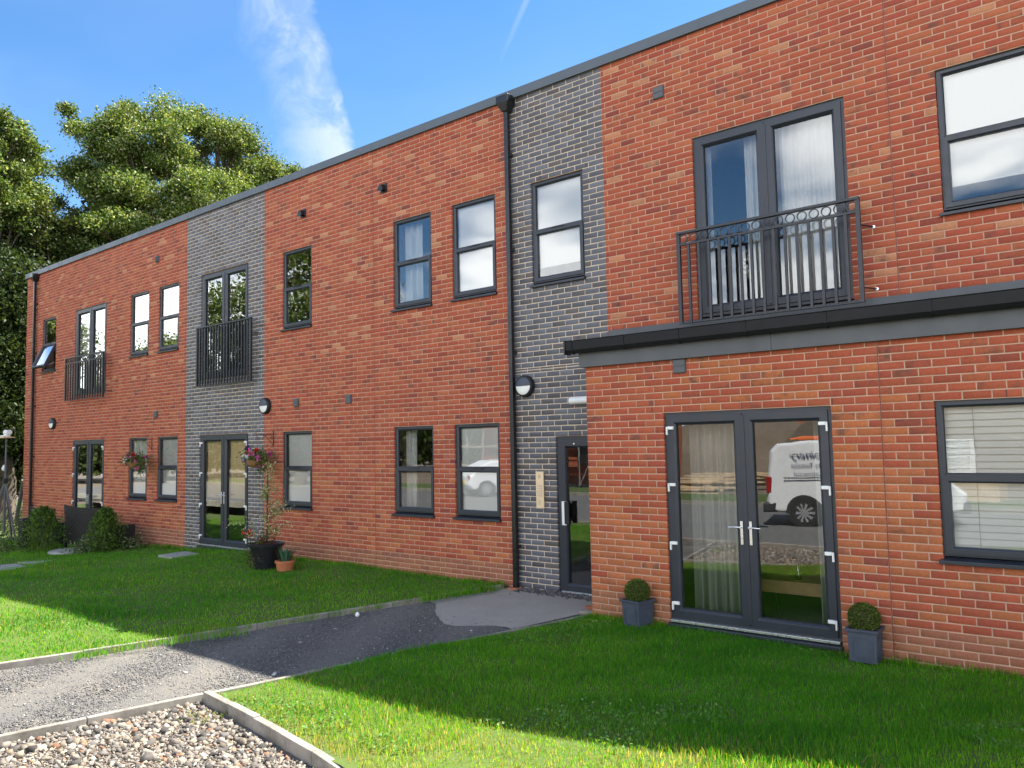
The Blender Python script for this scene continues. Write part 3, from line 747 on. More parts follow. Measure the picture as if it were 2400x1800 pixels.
# downpipes
def downpipe(x0, z_bot, hop):
    d = MB().box(x0, x0+.068, -.105, -.037, z_bot, 6.90).build('downpipe', 'black', BLD, .006)
    for z in (.55, 1.9, 3.3, 4.8, 6.2):
        if z > z_bot + .2: MB().box(x0-.012, x0+.080, -.045, .004, z, z+.045).build('pipe_bracket', 'black', d, .004)
    if hop:
        h = MB().add([(x0-.01,-.125,6.86),(x0+.08,-.125,6.86),(x0+.08,-.01,6.86),(x0-.01,-.01,6.86),(x0-.08,-.185,6.98),(x0+.15,-.185,6.98),(x0+.15,-.005,6.98),(x0-.08,-.005,6.98),(x0-.08,-.185,7.09),(x0+.15,-.185,7.09),(x0+.15,-.005,7.09),(x0-.08,-.005,7.09)],
              [(0,3,2,1),(0,1,5,4),(1,2,6,5),(2,3,7,6),(3,0,4,7),(4,5,9,8),(5,6,10,9),(6,7,11,10),(7,4,8,11),(8,9,10,11)]).build('hopper', 'black', d, .012)
    return d
downpipe(-1.895, -.03, True); downpipe(-19.20, -.45, True)
MB().box(-1.94, -1.78, -.16, -.01, -.05, .005).build('gully_collar', 'terracotta', BLD, .01)

# ---- windows and doors
def pane(x0, x1, z0, z1, y, parent):
    t = random.uniform(-.0016, .0016); s_ = random.uniform(-.0012, .0012); h = (z1-z0)/2; w = (x1-x0)/2
    return MB().quad((x0,y+t*h+s_*w,z0),(x1,y+t*h-s_*w,z0),(x1,y-t*h-s_*w,z1),(x0,y-t*h+s_*w,z1)).build('pane', 'glass', parent)
def frame_prof(w, yf, yb, ch=.014): return [(0, yb), (0, yf), (w-ch, yf), (w, yf+ch), (w, yb)]
def window(key, yw=0.0, opened=0.0):
    x0, x1, z0, z1 = OP[key]; zs = z0 + .055; yf = yw + .028; yb = yw + .098
    f = MB(); f.ring(x0+.002, x1-.002, zs, z1-.003, frame_prof(.055, yf, yb))
    zt = zs + (z1 - zs)*.505
    f.box(x0+.05, x1-.05, yf+.001, yb-.002, zt-.025, zt+.03)
    wo_ = f.build('window', 'frame', BLD, .0025)
    MB().add([(x0-.028,yw-.045,z0-.010),(x1+.018,yw-.045,z0-.010),(x1+.018,yw+.09,z0+.004),(x0-.028,yw+.09,z0+.004),(x0-.028,yw-.045,z0+.022),(x1+.018,yw-.045,z0+.022),(x1-.004,yw+.095,z0+.053),(x0+.004,yw+.095,z0+.053)],
        [(0,3,2,1),(4,5,6,7),(0,1,5,4),(1,2,6,5),(2,3,7,6),(3,0,4,7)]).build('sill', 'frame', wo_, .003)
    pane(x0+.052, x1-.052, zt+.028, z1-.055, yw+.060, wo_)
    MB().ring(x0+.055, x1-.055, zt+.029, z1-.056, [(0, yw+.052), (0, yw+.046), (.008, yw+.046), (.008, yw+.058)]).build('glazing_bead', 'dark', wo_)
    s = MB().ring(x0+.022, x1-.022, zs+.02, zt+.012, frame_prof(.062, yw+.010, yw+.09))
    so = s.build('sash', 'frame', wo_, .0025)
    pn = pane(x0+.082, x1-.082, zs+.08, zt-.048, yw+.050, wo_)
    hx = (x0+x1)/2
    MB().box(hx-.11, hx+.11, yw-.006, yw+.026, zt+.004, zt+.018).box(hx+.07, hx+.09, yw-.009, yw-.0055, zt+.006, zt+.016).build('night_vent', 'black', wo_, .003)
    if opened:
        for o in (so, pn):
            c, s_ = math.cos(opened), math.sin(opened); pz, py = zt+.012, yw+.010
            for v in o.data.vertices:
                dz, dy = v.co.z - pz, v.co.y - py; v.co.z = pz + dz*c + dy*s_*0 ; v.co.y = py + dy*c + dz*s_
                v.co.z += dy*(-s_)
        for xx in (x0+.03, x1-.03): MB().tube([(xx, yw+.05, zs+.2), (xx, yw-.18, zs+.12)], .008, 6).build('stay', 'chrome', wo_)
    return wo_
def hinge(x, z, yf, side, parent):
    mb = MB(); mb.box(x-.008, x+.008, yf-.030, yf-.002, z-.055, z+.035); a, b = (x+.010, x+.078) if side > 0 else (x-.078, x-.010)
    mb.box(a, b, yf-.026, yf-.002, z+.004, z+.038); return mb.build('hinge', 'chrome' if False else 'white', parent, .004)
def french(key, yw=0.0, hinges=True, thr=True):
    x0, x1, z0, z1 = OP[key]; zb = z0 + (.055 if thr else .03); yf = yw+.026; yb = yw+.10
    f = MB().ring(x0+.002, x1-.002, zb, z1-.003, frame_prof(.052, yf, yb)); fo = f.build('french_door', 'frame', BLD, .0025)
    xm = (x0+x1)/2
    for k, (a, b) in enumerate(((x0+.036, xm-.003), (xm+.003, x1-.036))):
        MB().ring(a, b, zb+.038, z1-.036, frame_prof(.098, yw+.008, yw+.085, .022)).build('door_leaf', 'frame', fo, .0025)
        pane(a+.096, b-.096, zb+.134, z1-.132, yw+.055, fo)
        MB().ring(a+.0985, b-.0985, zb+.137, z1-.135, [(0, yw+.046), (0, yw+.04), (.007, yw+.04), (.007, yw+.053)]).build('glazing_bead', 'dark', fo)
        if hinges:
            hx = a + .006 if k == 0 else b - .006
            for fz in (.085, .36, .64, .925): hinge(hx, z1 - fz*(z1-zb), yw+.008, 1 if k == 0 else -1, fo)
        hz = zb + 1.02; hx = b - .045 if k == 0 else a + .045
        if hinges:
            h = MB(); h.box(hx-.014, hx+.014, yw-.002, yw+.0075, hz-.16, hz+.08)
            h.tube([(hx, yw-.001, hz+.02), (hx, yw-.045, hz+.02)], .009, 8)
            dx = -.12 if k == 0 else .12
            h.tube([(hx, yw-.045, hz+.02), (hx+dx*.5, yw-.05, hz+.02), (hx+dx, yw-.046, hz+.016)], [.010, .009, .008], 8)
            h.build('handle', 'chrome', fo, .002)
            MB().tube([(hx, yw-.0035, hz-.09), (hx, yw-.009, hz-.09)], .009, 10).build('lock_cylinder', 'brass', fo)
    MB().box(xm-.022, xm+.022, yw+.001, yw+.0075, zb+.06, z1-.06).build('meeting_strip', 'frame', fo, .002)
    if thr:
        MB().box(x0+.012, x1-.012, yw-.028, yw+.024, zb-.012, zb+.014).build('threshold', 'chrome', fo, .003)
        MB().add([(x0-.01,yw-.055,zb-.065),(x1+.01,yw-.055,zb-.065),(x1+.01,yw+.024,zb-.065),(x0-.01,yw+.024,zb-.065),(x0-.01,yw-.055,zb-.03),(x1+.01,yw-.055,zb-.03),(x1+.01,yw+.024,zb-.0135),(x0-.01,yw+.024,zb-.0135)],
            [(0,3,2,1),(4,5,6,7),(0,1,5,4),(1,2,6,5),(2,3,7,6),(3,0,4,7)]).build('sill', 'frame', fo, .004)
    return fo
for k in ('u2','u3','u4','u5','u6','u7','u8','u9','l2','l3','l4','l5','l6'): window(k)
window('u1', opened=math.radians(24)); window('bw', YB); window('bw2', YB)
french('lf1'); french('lf2'); french('bf', YB); french('uf1', hinges=False, thr=False); french('uf2', hinges=False, thr=False); french('uf3', hinges=False, thr=False)
# entrance door
x0, x1, z0, z1 = OP['ed']
eo = MB().ring(x0+.002, x1-.002, z0-.02, z1-.003, frame_prof(.075, .022, .10)).build('entrance_door', 'frame', BLD, .0025)
MB().ring(x0+.060, x1-.060, z0+.03, z1-.062, frame_prof(.095, .006, .085, .02)).build('door_leaf', 'frame', eo, .0025)
pane(x0+.155, x1-.155, z0+.125, z1-.157, .05, eo)
MB().box(x0+.078, x0+.150, -.010, .0055, .90, 1.22).build('lock_plate', 'white', eo, .003)
MB().box(x0+.152, x0+.225, -.055, -.030, .92, 1.22).box(x0+.152, x0+.166, -.031, .012, .95, 1.19).build('pull_handle', 'dark', eo, .004)
MB().box(x0+.06, x1-.02, -.03, .02, .001, .026).build('threshold', 'chrome', eo, .003)
MB().tube([(x0+.30, .0055, z1-.108), (x0+.30, -.004, z1-.108)], .012, 10).build('door_sensor', 'white', eo)
# steel lintel edges over openings and weep vents
for k in OP:
    if k.startswith('bw2') or k == 'u9': continue
    a, b, lo, hi = OP[k]; yw = YB if k in ('bf', 'bw') else 0.0
    MB().box(a-.003, b+.003, yw+.0015, yw+.02, hi-.0022, hi+.0038).build('lintel', 'mortar', BLD)
for x in (.875, 1.92, 2.83): MB().box(x-.005, x+.005, YB-.003, YB+.02, HL+.006, HL+.069).build('weep_vent', 'weep', BLD)
for x in (3.60, 4.27, 4.95): MB().box(x-.005, x+.005, YB-.003, YB+.02, HL+.006, HL+.069).build('weep_vent', 'weep', BLD)
for x in (-3.42, -2.66, -1.33, -.55): MB().box(x-.005, x+.005, -.003, .02, (HL if x < -1.8 else HU)+.006, (HL if x < -1.8 else HU)+.069).build('weep_vent', 'weep', BLD)
# juliet balconies
def balcony(xa, xb, zb, zt, y, nb, rings, stay):
    top = MB().box(xa-.02, xb+.02, y-.030, y+.030, zt-.0145, zt+.016).build('juliet_balcony', 'rail', BLD, .003)
    z2 = zt - .135 if rings else zt - .0145
    if rings: MB().box(xa+.016, xb-.016, y-.017, y+.017, z2-.020, z2+.006).build('middle_rail', 'rail', top, .002)
    MB().box(xa+.016, xb-.016, y-.020, y+.020, zb, zb+.014).build('bottom_rail', 'rail', top, .002)
    for x in (xa, xb): MB().box(x-.022, x+.022, y-.021, y+.021, zb, zt-.0145).build('post', 'rail', top, .002)
    me = MB().box(-.0150, .0150, -.013, .013, zb+.0145, z2-.0135 if rings else z2).mesh('baluster'); me.materials.append(M['rail'])
    for i in range(1, nb): link('baluster', me, top, 0, (xa + (xb-xa)*i/nb, y, 0))
    if rings:
        r = MB(); n = 20; ro, ri = .055, .044
        for t in range(n):
            t0, t1 = 2*math.pi*t/n, 2*math.pi*(t+1)/n
            c0, s0, c1, s1 = math.cos(t0), math.sin(t0), math.cos(t1), math.sin(t1)
            r.add([(ro*c0,-.007,ro*s0),(ro*c1,-.007,ro*s1),(ro*c1,.007,ro*s1),(ro*c0,.007,ro*s0),(ri*c0,-.007,ri*s0),(ri*c1,-.007,ri*s1),(ri*c1,.007,ri*s1),(ri*c0,.007,ri*s0)],
                  [(0,1,2,3),(4,7,6,5),(0,4,5,1),(3,2,6,7)])
        rm = r.mesh('ring'); rm.materials.append(M['rail'])
        for i in range(nb): link('ring', rm, top, 0, (xa + (xb-xa)*(i+.5)/nb, y, (zt-.0145+z2)/2))
    for x, sg in ((xa, -1), (xb, 1)):
        for z in (zt-.28, zb+.16):
            MB().box(x-.018, x+.018, y-.018, y+.018, z-.012, z+.012).tube([(x, y+.015, z), (x+sg*stay*.5, y*.5, z-.002), (x+sg*stay, .004, z-.004)], .008, 6).build('wall_stay', 'rail', top)
            MB().tube([(x+sg*stay, .002, z-.004), (x+sg*stay, -.012, z-.004)], .016, 10).build('bolt', 'chrome', top)
    return top
balcony(.885, 2.955, 3.41, 4.515, -.20, 16, True, .10)
balcony(-10.30, -8.33, 3.33, 4.56, -.13, 19, False, .10)
balcony(-16.66, -14.52, 3.34, 4.44, -.20, 15, True, .10)
# vents
def vent(x, z, y, kind):
    w = .075
    o = MB().box(x-w, x+w, y-.022, y+.01, z-w, z+w).build('vent', 'black' if kind == 'cowl' else 'fascia', BLD, .003)
    if kind == 'louvre':
        for i in range(3):
            zz = z + .045 - i*.045
            MB().add([(x-w+.012,y-.023,zz+.017),(x+w-.012,y-.023,zz+.017),(x+w-.012,y-.042,zz-.014),(x-w+.012,y-.042,zz-.014),(x-w+.012,y-.023,zz-.014),(x+w-.012,y-.023,zz-.014)], [(0,3,2,1),(0,1,5,4),(3,4,5,2),(0,4,3),(1,2,5)]).build('louvre', 'fascia', o)
    elif kind == 'cowl':
        mb = MB(); n = 10
        for s_ in (1.0,):
            vs_ = [];
            for i in range(n+1):
                a = math.pi*i/n; vs_ += [(x+w*.8*math.cos(a), y-.022, z-.03+.095*math.sin(a)), (x+w*.8*math.cos(a), y-.10, z-.06+.10*math.sin(a))]
            mb.add(vs_, [(2*i, 2*i+1, 2*i+3, 2*i+2) for i in range(n)] + [tuple(2*i+1 for i in range(n+1))])
        mb.build('cowl', 'black', o)
    else:
        MB().box(x-w+.006, x+w-.006, y-.030, y-.0225, z+.004, z+w-.006).box(x-w+.006, x+w-.006, y-.030, y-.0225, z-w+.006, z-.004).build('flap', 'fascia', o, .002)
    return o
vent(-12.28, 2.84, 0, 'flap'); vent(-12.29, 6.40, 0, 'louvre'); vent(-7.04, 2.85, 0, 'flap'); vent(-5.55, 2.84, 0, 'flap'); vent(-6.82, 6.36, 0, 'cowl'); vent(-4.60, 6.35, 0, 'cowl')
vent(.585, 6.44, 0, 'flap'); vent(1.235, 2.825, YB, 'flap')

# ------------------------------------------------------------------ foliage helpers
def leaf_mesh(name, P, S, C, mat='leaf', up=0.3, aspect=.62, seed=None):
    r = rng; n = len(P); S = np.broadcast_to(np.asarray(S, float), (n,))
    d = r.normal(0, 1, (n, 3)); d[:, 2] -= .25; d /= np.linalg.norm(d, axis=1)[:, None]
    nn = r.normal(0, 1, (n, 3)); nn[:, 2] += up*3; s = np.cross(d, nn); s /= np.linalg.norm(s, axis=1)[:, None] + 1e-9
    nrm = np.cross(s, d)
    V = np.empty((n, 4, 3)); h = S[:, None]
    V[:, 0] = P - d*h*.5; V[:, 2] = P + d*h*.5
    V[:, 1] = P + s*h*aspect*.5 + d*h*.05 + nrm*h*.10; V[:, 3] = P - s*h*aspect*.5 + d*h*.05 + nrm*h*.10
    loops = (np.array([0,1,2,0,2,3])[None] + (np.arange(n)*4)[:, None]).ravel()
    return np_mesh(name, V.reshape(-1, 3), np.full(n*2, 3), loops, np.repeat(C, 2, 0), mat)
def pick(cols, w, n, jit=.22):
    c = np.array(cols)[rng.choice(len(cols), n, p=np.array(w)/sum(w))]; return c*rng.uniform(1-jit, 1+jit, (n, 1))

def tree(name, label, base, lobes, n_clump, leaves, leaf_s, cols, w, trunk_r, group=None, clump_s=.75, shell=.55, limbs=True):
    base = Vector(base)
    root = tag(empty(name, base), label, 'tree', group)
    vol = np.array([l[1]**1.6 for l in lobes]); pr = vol/vol.sum()
    li = rng.choice(len(lobes), n_clump, p=pr)
    dirs = rng.normal(0, 1, (n_clump, 3)); dirs /= np.linalg.norm(dirs, axis=1)[:, None]
    rad = (shell + (1-shell)*rng.random(n_clump)**.6)
    cc = np.array([tuple(l[0]) for l in lobes])[li]; rr = np.array([l[1] for l in lobes])[li]
    sq = np.array([l[2] if len(l) > 2 else .85 for l in lobes])[li]
    ctr = cc + dirs*(rad*rr)[:, None]*np.stack([np.ones(n_clump), np.ones(n_clump), sq], -1)
    ctr[:, 2] = np.maximum(ctr[:, 2], base.z + .3)
    # trunk and limbs
    mb = MB(); top = Vector(np.mean(cc, 0)); top.z = max(top.z, base.z + 1)
    tp = [base, base.lerp(top, .35) + Vector((.15, .1, 0)), base.lerp(top, .7), top]
    mb.tube([p - base for p in tp], [trunk_r, trunk_r*.75, trunk_r*.5, trunk_r*.22], 9)
    if limbs:
        for l in lobes:
            c = Vector(l[0]); st = base.lerp(top, random.uniform(.3, .65)); midp = st.lerp(c, .5) + Vector((random.uniform(-.4,.4), random.uniform(-.4,.4), -.3))
            mb.tube([st - base, midp - base, c - base], [trunk_r*.42*min(1, l[1]/1.3 + .12), trunk_r*.27*min(1, l[1]/1.3 + .1), trunk_r*.08*min(1, l[1]/1.3 + .1)], 6)
            for i in np.nonzero(np.all(np.isclose(cc, tuple(l[0])), axis=1))[0][:14]:
                e = Vector(ctr[i]); s0 = midp.lerp(c, random.random()); mb.tube([s0 - base, (s0.lerp(e, .55) + Vector((0, 0, .15))) - base, e - base], [trunk_r*.13, trunk_r*.09, trunk_r*.04], 4, False)
    mb.smooth = True
    mb.build('trunk', 'bark', root)
    k = rng.poisson(leaves, n_clump); idx = np.repeat(np.arange(n_clump), k); N = len(idx)
    off = np.clip(rng.normal(0, 1, (N, 3)), -2.0, 2.0)*clump_s*np.array([.5, .5, .36])*rng.uniform(.6, 1.3, n_clump)[idx][:, None]
    P = ctr[idx] + off - np.array(base)
    tone = rng.uniform(.75, 1.25, n_clump)[idx][:, None]
    C = pick(cols, w, N)*tone
    o = link('crown', leaf_mesh('crown', P, leaf_s*rng.uniform(.65, 1.35, N), C), root); return root

# ------------------------------------------------------------------ fittings on the walls
def wall_light(x, z, y, label):
    r = .155; root = tag(empty('wall_light', (x, y, z)), label, 'wall light', 'round bulkhead lights on the facade')
    def disc(prof, n=32):
        mb = MB(); vs_ = []
        for rr, yy in prof:
            for k in range(n):
                a = 2*math.pi*k/n; vs_.append((rr*math.cos(a), yy, rr*math.sin(a)))
        fs = [(i*n+k, i*n+(k+1) % n, (i+1)*n+(k+1) % n, (i+1)*n+k) for i in range(len(prof)-1) for k in range(n)]
        mb.add(vs_, fs); mb.smooth = True; return mb
    disc([(r, -.001), (r, -.05), (r*.95, -.075), (r*.82, -.082), (r*.80, -.078)]).build('body', 'dark', root)
    # white lower half diffuser, dark upper eyelid
    for nm, mt, a0, a1, bulge in (('diffuser', 'white', math.pi, 2*math.pi, .098), ('eyelid', 'planter', 0, math.pi, .112)):
        mb = MB(); n = 20; rings = [(r*.82, .078), (r*.7, .090), (r*.45, bulge), (.001, bulge+.004)]; vs_ = []
        for rr, yy in rings:
            for k in range(n+1):
                a = a0 + (a1-a0)*k/n; vs_.append((rr*math.cos(a), -yy, rr*math.sin(a)))
        mb.add(vs_, [(i*(n+1)+k, (i+1)*(n+1)+k, (i+1)*(n+1)+k+1, i*(n+1)+k+1) for i in range(len(rings)-1) for k in range(n)]); mb.smooth = True
        mb.build(nm, mt, root)
    return root
wall_light(-1.66, 2.825, 0, 'round black and white wall light on the grey brick above the entrance')
wall_light(-7.99, 2.83, 0, 'round black and white wall light where grey brick meets red, mid facade')
wall_light(-17.86, 2.80, 0, 'round black and white wall light near the left end of the building')
# tube light over the entrance
t = tag(empty('porch_light', (-.56, 0, 2.575)), 'white tubular light on the grey brick above the entrance door', 'light')
MB().box(-.32, .32, -.05, -.001, -.05, .05).build('backplate', 'white', t, .006)
mb = MB().tube([(-.31, -.055, 0), (.31, -.055, 0)], .047, 16); mb.smooth = False; mb.build('diffuser', 'white', t)
# intercom
t = tag(empty('intercom_panel', (-1.445, 0, 1.365)), 'tall brass intercom panel with keypad buttons left of the entrance door', 'intercom')
MB().box(-.068, .068, -.026, -.001, -.255, .255).build('plate', 'brass', t, .006)
MB().box(-.058, .058, -.0285, -.0265, -.245, .245).build('face', 'brass', t, .001)
bm_ = MB().tube([(0, -.0287, 0), (0, -.034, 0)], .0085, 10).mesh('button'); bm_.materials.append(M['steel'])
for i in range(5):
    for j in range(3): link('button', bm_, t, 0, (-.03 + .03*j, 0, .055 - .033*i))
sp = MB().tube([(0, -.0287, 0), (0, -.0295, 0)], .0032, 6).mesh('grille_hole'); sp.materials.append(M['dark'])
for i in range(5):
    for j in range(5):
        if (i-2)**2 + (j-2)**2 < 7: link('grille_hole', sp, t, 0, (-.02 + .01*j, 0, .165 + .011*i))
for i in range(6):
    for j in range(3): link('grille_hole', sp, t, 0, (-.018 + .018*j, 0, -.205 + .011*i))
for xx, zz in ((-.05, .235), (.05, .235), (-.05, -.235), (.05, -.235)): MB().tube([(xx, -.0287, zz), (xx, -.0305, zz)], .005, 8).build('screw', 'chrome', t)

# ------------------------------------------------------------------ things behind the glass
def curtain(label, x0, x1, z0, z1, y, folds, amp, mat):
    n = max(12, int(folds*10)); mb = MB(); vs_ = []
    ph = random.random()*6
    for j, z in enumerate((z1, (z0+z1)/2, z0)):
        for i in range(n+1):
            t = i/n; x = x0 + (x1-x0)*t; a = amp*(.6 + .4*j/2)
            vs_.append((x + .3*a*math.sin(t*folds*4.1+ph), a*math.sin(t*folds*2*math.pi + ph) + a*.4*math.sin(t*folds*3.3 + 1), z))
    c = ((x0+x1)/2, y, z0)
    mb.add([(p[0]-c[0], p[1], p[2]-c[2]) for p in vs_], [(j*(n+1)+i, j*(n+1)+i+1, (j+1)*(n+1)+i+1, (j+1)*(n+1)+i) for j in range(2) for i in range(n)]); mb.smooth = True
    o = mb.build('curtain', mat, None, 0, c); so = o.modifiers.new('thick', 'SOLIDIFY'); so.thickness = .004
    return tag(o, label, 'curtain')
def roller(label, key, z0, yw=0.0, dy=.108):
    x0, x1, zz, z1 = OP[key]; c = ((x0+x1)/2, yw+dy, z0); w = (x1-x0)/2 - .02
    r = tag(empty('roller_blind', c), label, 'blind')
    MB().box(-w, w, -.002, .002, .02, z1-z0-.02).build('cloth', 'blind', r); MB().box(-w, w, -.008, .008, -.002, .018).build('bottom_bar', 'white', r, .003); MB().tube([(-w, .02, z1-z0-.03), (w, .02, z1-z0-.03)], .02, 10).build('roller', 'white', r)
    return r
zu = SU + .12; zl = SL + .10
roller('white roller blind almost filling the large upper window at the right edge', 'u8', SU + .30)
roller('pale roller blind behind the upper window in the grey brick strip over the entrance', 'u7', SU + .28)
roller('white roller blind behind the upper window just left of the tall middle downpipe', 'u6', SU + .05)
roller('white roller blind behind the upper window left of the first grey panel, nearer the panel', 'u3', SU + .9)
roller('white roller blind behind the upper narrow window beside the left balcony', 'u2', SU + .75)
roller('white roller blind behind the ground floor window with the hanging basket before it', 'l2', SL + .06)
roller('white roller blind behind the ground floor window left of the first grey panel', 'l3', SL + .06)
roller('pale roller blind behind the ground floor window right of the black tub', 'l4', SL + .06)
roller('white roller blind behind the ground floor window beside the tall middle downpipe', 'l6', SL + .06)
a, b, _, _ = OP['uf3']
curtain('white voile curtain at the left side of the large upper balcony door', a+.06, a+.16, UF+.06, HU-.08, .20, 2, .02, 'curtain')
curtain('white voile curtain gathered at the middle of the large upper balcony door', a+.58, a+.92, UF+.06, HU-.08, .21, 5, .025, 'curtain')
curtain('white voile curtain across the right leaf of the large upper balcony door', a+1.0, b-.05, UF+.06, HU-.08, .20, 8, .022, 'curtain')
a, b, _, _ = OP['bf']
curtain('pale grey curtain behind the left leaf of the ground floor patio door', a+.15, a+.74, .06, HL-.05, YB+.30, 7, .032, 'greycurtain')
curtain('pale grey curtain at the right edge of the ground floor patio door', b-.26, b-.09, .06, HL-.05, YB+.28, 2, .03, 'greycurtain')
a, b, _, _ = OP['lf2']
curtain('tan curtain in the left leaf of the grey panel patio door', a+.10, a+.86, 1.02, HL-.06, .118, 7, .007, 'tan')
curtain('tan curtain in the right leaf of the grey panel patio door', a+.94, b-.10, 1.02, HL-.06, .118, 7, .007, 'tan')
a, b, _, _ = OP['uf1']
curtain('white voile curtain behind the left upper balcony door', a+.08, b-.08, UF+.05, HU-.06, .19, 12, .02, 'curtain')
a, b, _, _ = OP['u5']
curtain('white curtain hanging in the upper window second left of the tall middle downpipe', a+.06, a+.48, SU+.1, HU-.05, .22, 3, .03, 'curtain')
a, b, _, _ = OP['l5']
curtain('pale curtain in the ground floor window second left of the tall middle downpipe', a+.08, a+.34, SL+.1, HL-.05, .22, 3, .03, 'curtain')
# venetian blind in the right ground floor window
a, b, lo, hi = OP['bw']
v = tag(empty('venetian_blind', ((a+b)/2, YB+.125, lo)), 'white slatted blind behind the ground floor window at the right edge', 'blind')
sm = MB().add([(-(b-a)/2+.05,-.018,-.030),((b-a)/2-.05,-.018,-.030),((b-a)/2-.05,.016,.030),(-(b-a)/2+.05,.016,.030),(-(b-a)/2+.05,-.016,-.031),((b-a)/2-.05,-.016,-.031),((b-a)/2-.05,.018,.029),(-(b-a)/2+.05,.018,.029)], [(0,1,2,3),(7,6,5,4),(0,4,5,1),(3,2,6,7)]).mesh('slat'); sm.materials.append(M['white'])
for i in range(21): link('slat', sm, v, 0, (0, 0, .12 + i*.061))
for xx in (-.62, -.1, .42): MB().tube([(xx, -.022, .1), (xx, -.022, 1.38)], .002, 5).build('cord', 'greycurtain', v)
# coffee table and bottle
t = tag(empty('coffee_table', (2.02, YB+1.25, -.01)), 'low oak coffee table seen through the right leaf of the patio door', 'table')
MB().box(-.42, .42, -.28, .28, .30, .44).build('top', 'wood', t, .006)
for sx in (-1, 1):
    for sy in (-1, 1): MB().box(sx*.38-.02, sx*.38+.02, sy*.24-.02, sy*.24+.02, 0, .30).build('leg', 'dark', t, .003)
t = MB().lathe([(.0, 0), (.035, 0), (.036, .11), (.014, .15), (.014, .19), (0, .19)], 14); t.smooth = True
tag(t.build('bottle', 'glass', None, 0, (2.02, YB+1.15, .431)), 'small clear bottle standing on the coffee table', 'bottle')
# white orchid in the big balcony window
t = tag(empty('orchid_plant', (1.62, .34, UF+.03)), 'white flowering orchid behind the railing of the large upper balcony door', 'plant')
MB().lathe([(0, 0), (.06, 0), (.075, .14), (.06, .14), (0, .10)], 14).build('pot', 'white', t)
MB().tube([(0, 0, .1), (.01, -.02, .4), (.05, -.05, .62), (-.02, -.07, .70)], .006, 6).build('stem', 'cane', t)
n = 70; P = rng.normal(0, 1, (n, 3))*[.055, .03, .11] + [-.01, -.07, .58]
link('blossom', leaf_mesh('blossom', P, .06, pick([(.85,.85,.84)], [1], n, .05), 'petal', .3, .8), t)

# ------------------------------------------------------------------ planters, pots, baskets
def box_planter(loc, rot, label):
    t = tag(empty('potted_box_ball', loc), label, 'planter', 'box balls in square grey planters'); t.rotation_euler.z = rot
    w, h = .125, .27; wb = .115
    MB().add([(-wb,-wb,0),(wb,-wb,0),(wb,wb,0),(-wb,wb,0),(-w,-w,h),(w,-w,h),(w,w,h),(-w,w,h)], [(0,3,2,1),(0,1,5,4),(1,2,6,5),(2,3,7,6),(3,0,4,7)]).build('planter', 'planter', t, .004)
    MB().add([(p[0]*1.0, p[1]*1.0, z) for z, s in ((h-.002, .142), (h+.024, .145)) for p in ((-s,-s),(s,-s),(s,s),(-s,s))] + [(p[0], p[1], z) for z in (h+.024, h-.002) for p in ((-.115,-.115),(.115,-.115),(.115,.115),(-.115,.115))],
        [(0,1,5,4),(1,2,6,5),(2,3,7,6),(3,0,4,7),(4,5,9,8),(5,6,10,9),(6,7,11,10),(7,4,8,11),(8,9,13,12),(9,10,14,13),(10,11,15,14),(11,8,12,15),(0,3,2,1)]).build('rim', 'planter', t, .004)
    for k in range(4):
        # raised panel moulding with clipped corners on each side
        mb = MB(); c = .028; pts = [(-.088+c,.035),(.088-c,.035),(.088,.035+c),(.088,.225-c),(.088-c,.225),(-.088+c,.225),(-.088,.225-c),(-.088,.035+c)]
        pi = [(x*.88, .13 + (z-.13)*.90) for x, z in pts]
        vs_ = [(x, -(wb + (w-wb)*z/h) - .007, z) for x, z in pts] + [(x, -(wb + (w-wb)*z/h) - .007, z) for x, z in pi] + [(x, -(wb + (w-wb)*z/h) + .002, z) for x, z in pts] + [(x, -(wb + (w-wb)*z/h) + .002, z) for x, z in pi]
        fs = []
        for i in range(8):
            j = (i+1) % 8; fs += [(i, j, 8+j, 8+i), (16+i, 16+j, j, i), (8+i, 8+j, 24+j, 24+i)]
        mb.add(vs_, fs); o = mb.build('panel_moulding', 'planter', t); o.rotation_euler.z = k*math.pi/2
    MB().box(-.114, .114, -.114, .114, h-.03, h-.008).build('soil', 'soil', t)
    n = 5200; d = rng.normal(0, 1, (n, 3)); d /= np.linalg.norm(d, axis=1)[:, None]
    rr = .138*(1 + .10*(rng.random(n) < .05)*rng.random(n) - .16*rng.random(n)**2 + .03*np.sin(d[:, 0]*11)*np.sin(d[:, 1]*9+d[:, 2]*7))
    P = d*rr[:, None]*[1, 1, .98] + [0, 0, h + .105]; P = P[P[:, 2] > h - .02]
    link('foliage', leaf_mesh('foliage', P, .017, pick([(.085,.13,.022),(.055,.09,.018),(.16,.19,.04)], [5,4,3], len(P)), 'leaf', .1, .6), t)
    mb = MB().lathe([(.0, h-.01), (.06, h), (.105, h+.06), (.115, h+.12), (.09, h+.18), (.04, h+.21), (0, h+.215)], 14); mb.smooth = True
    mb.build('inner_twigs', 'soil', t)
    return t
box_planter((.70, -1.13, -.005), math.radians(-12), 'clipped box ball in grey planter left of the patio door')
box_planter((3.07, -1.16, 0.0), math.radians(3), 'clipped box ball in grey planter right of the patio door')

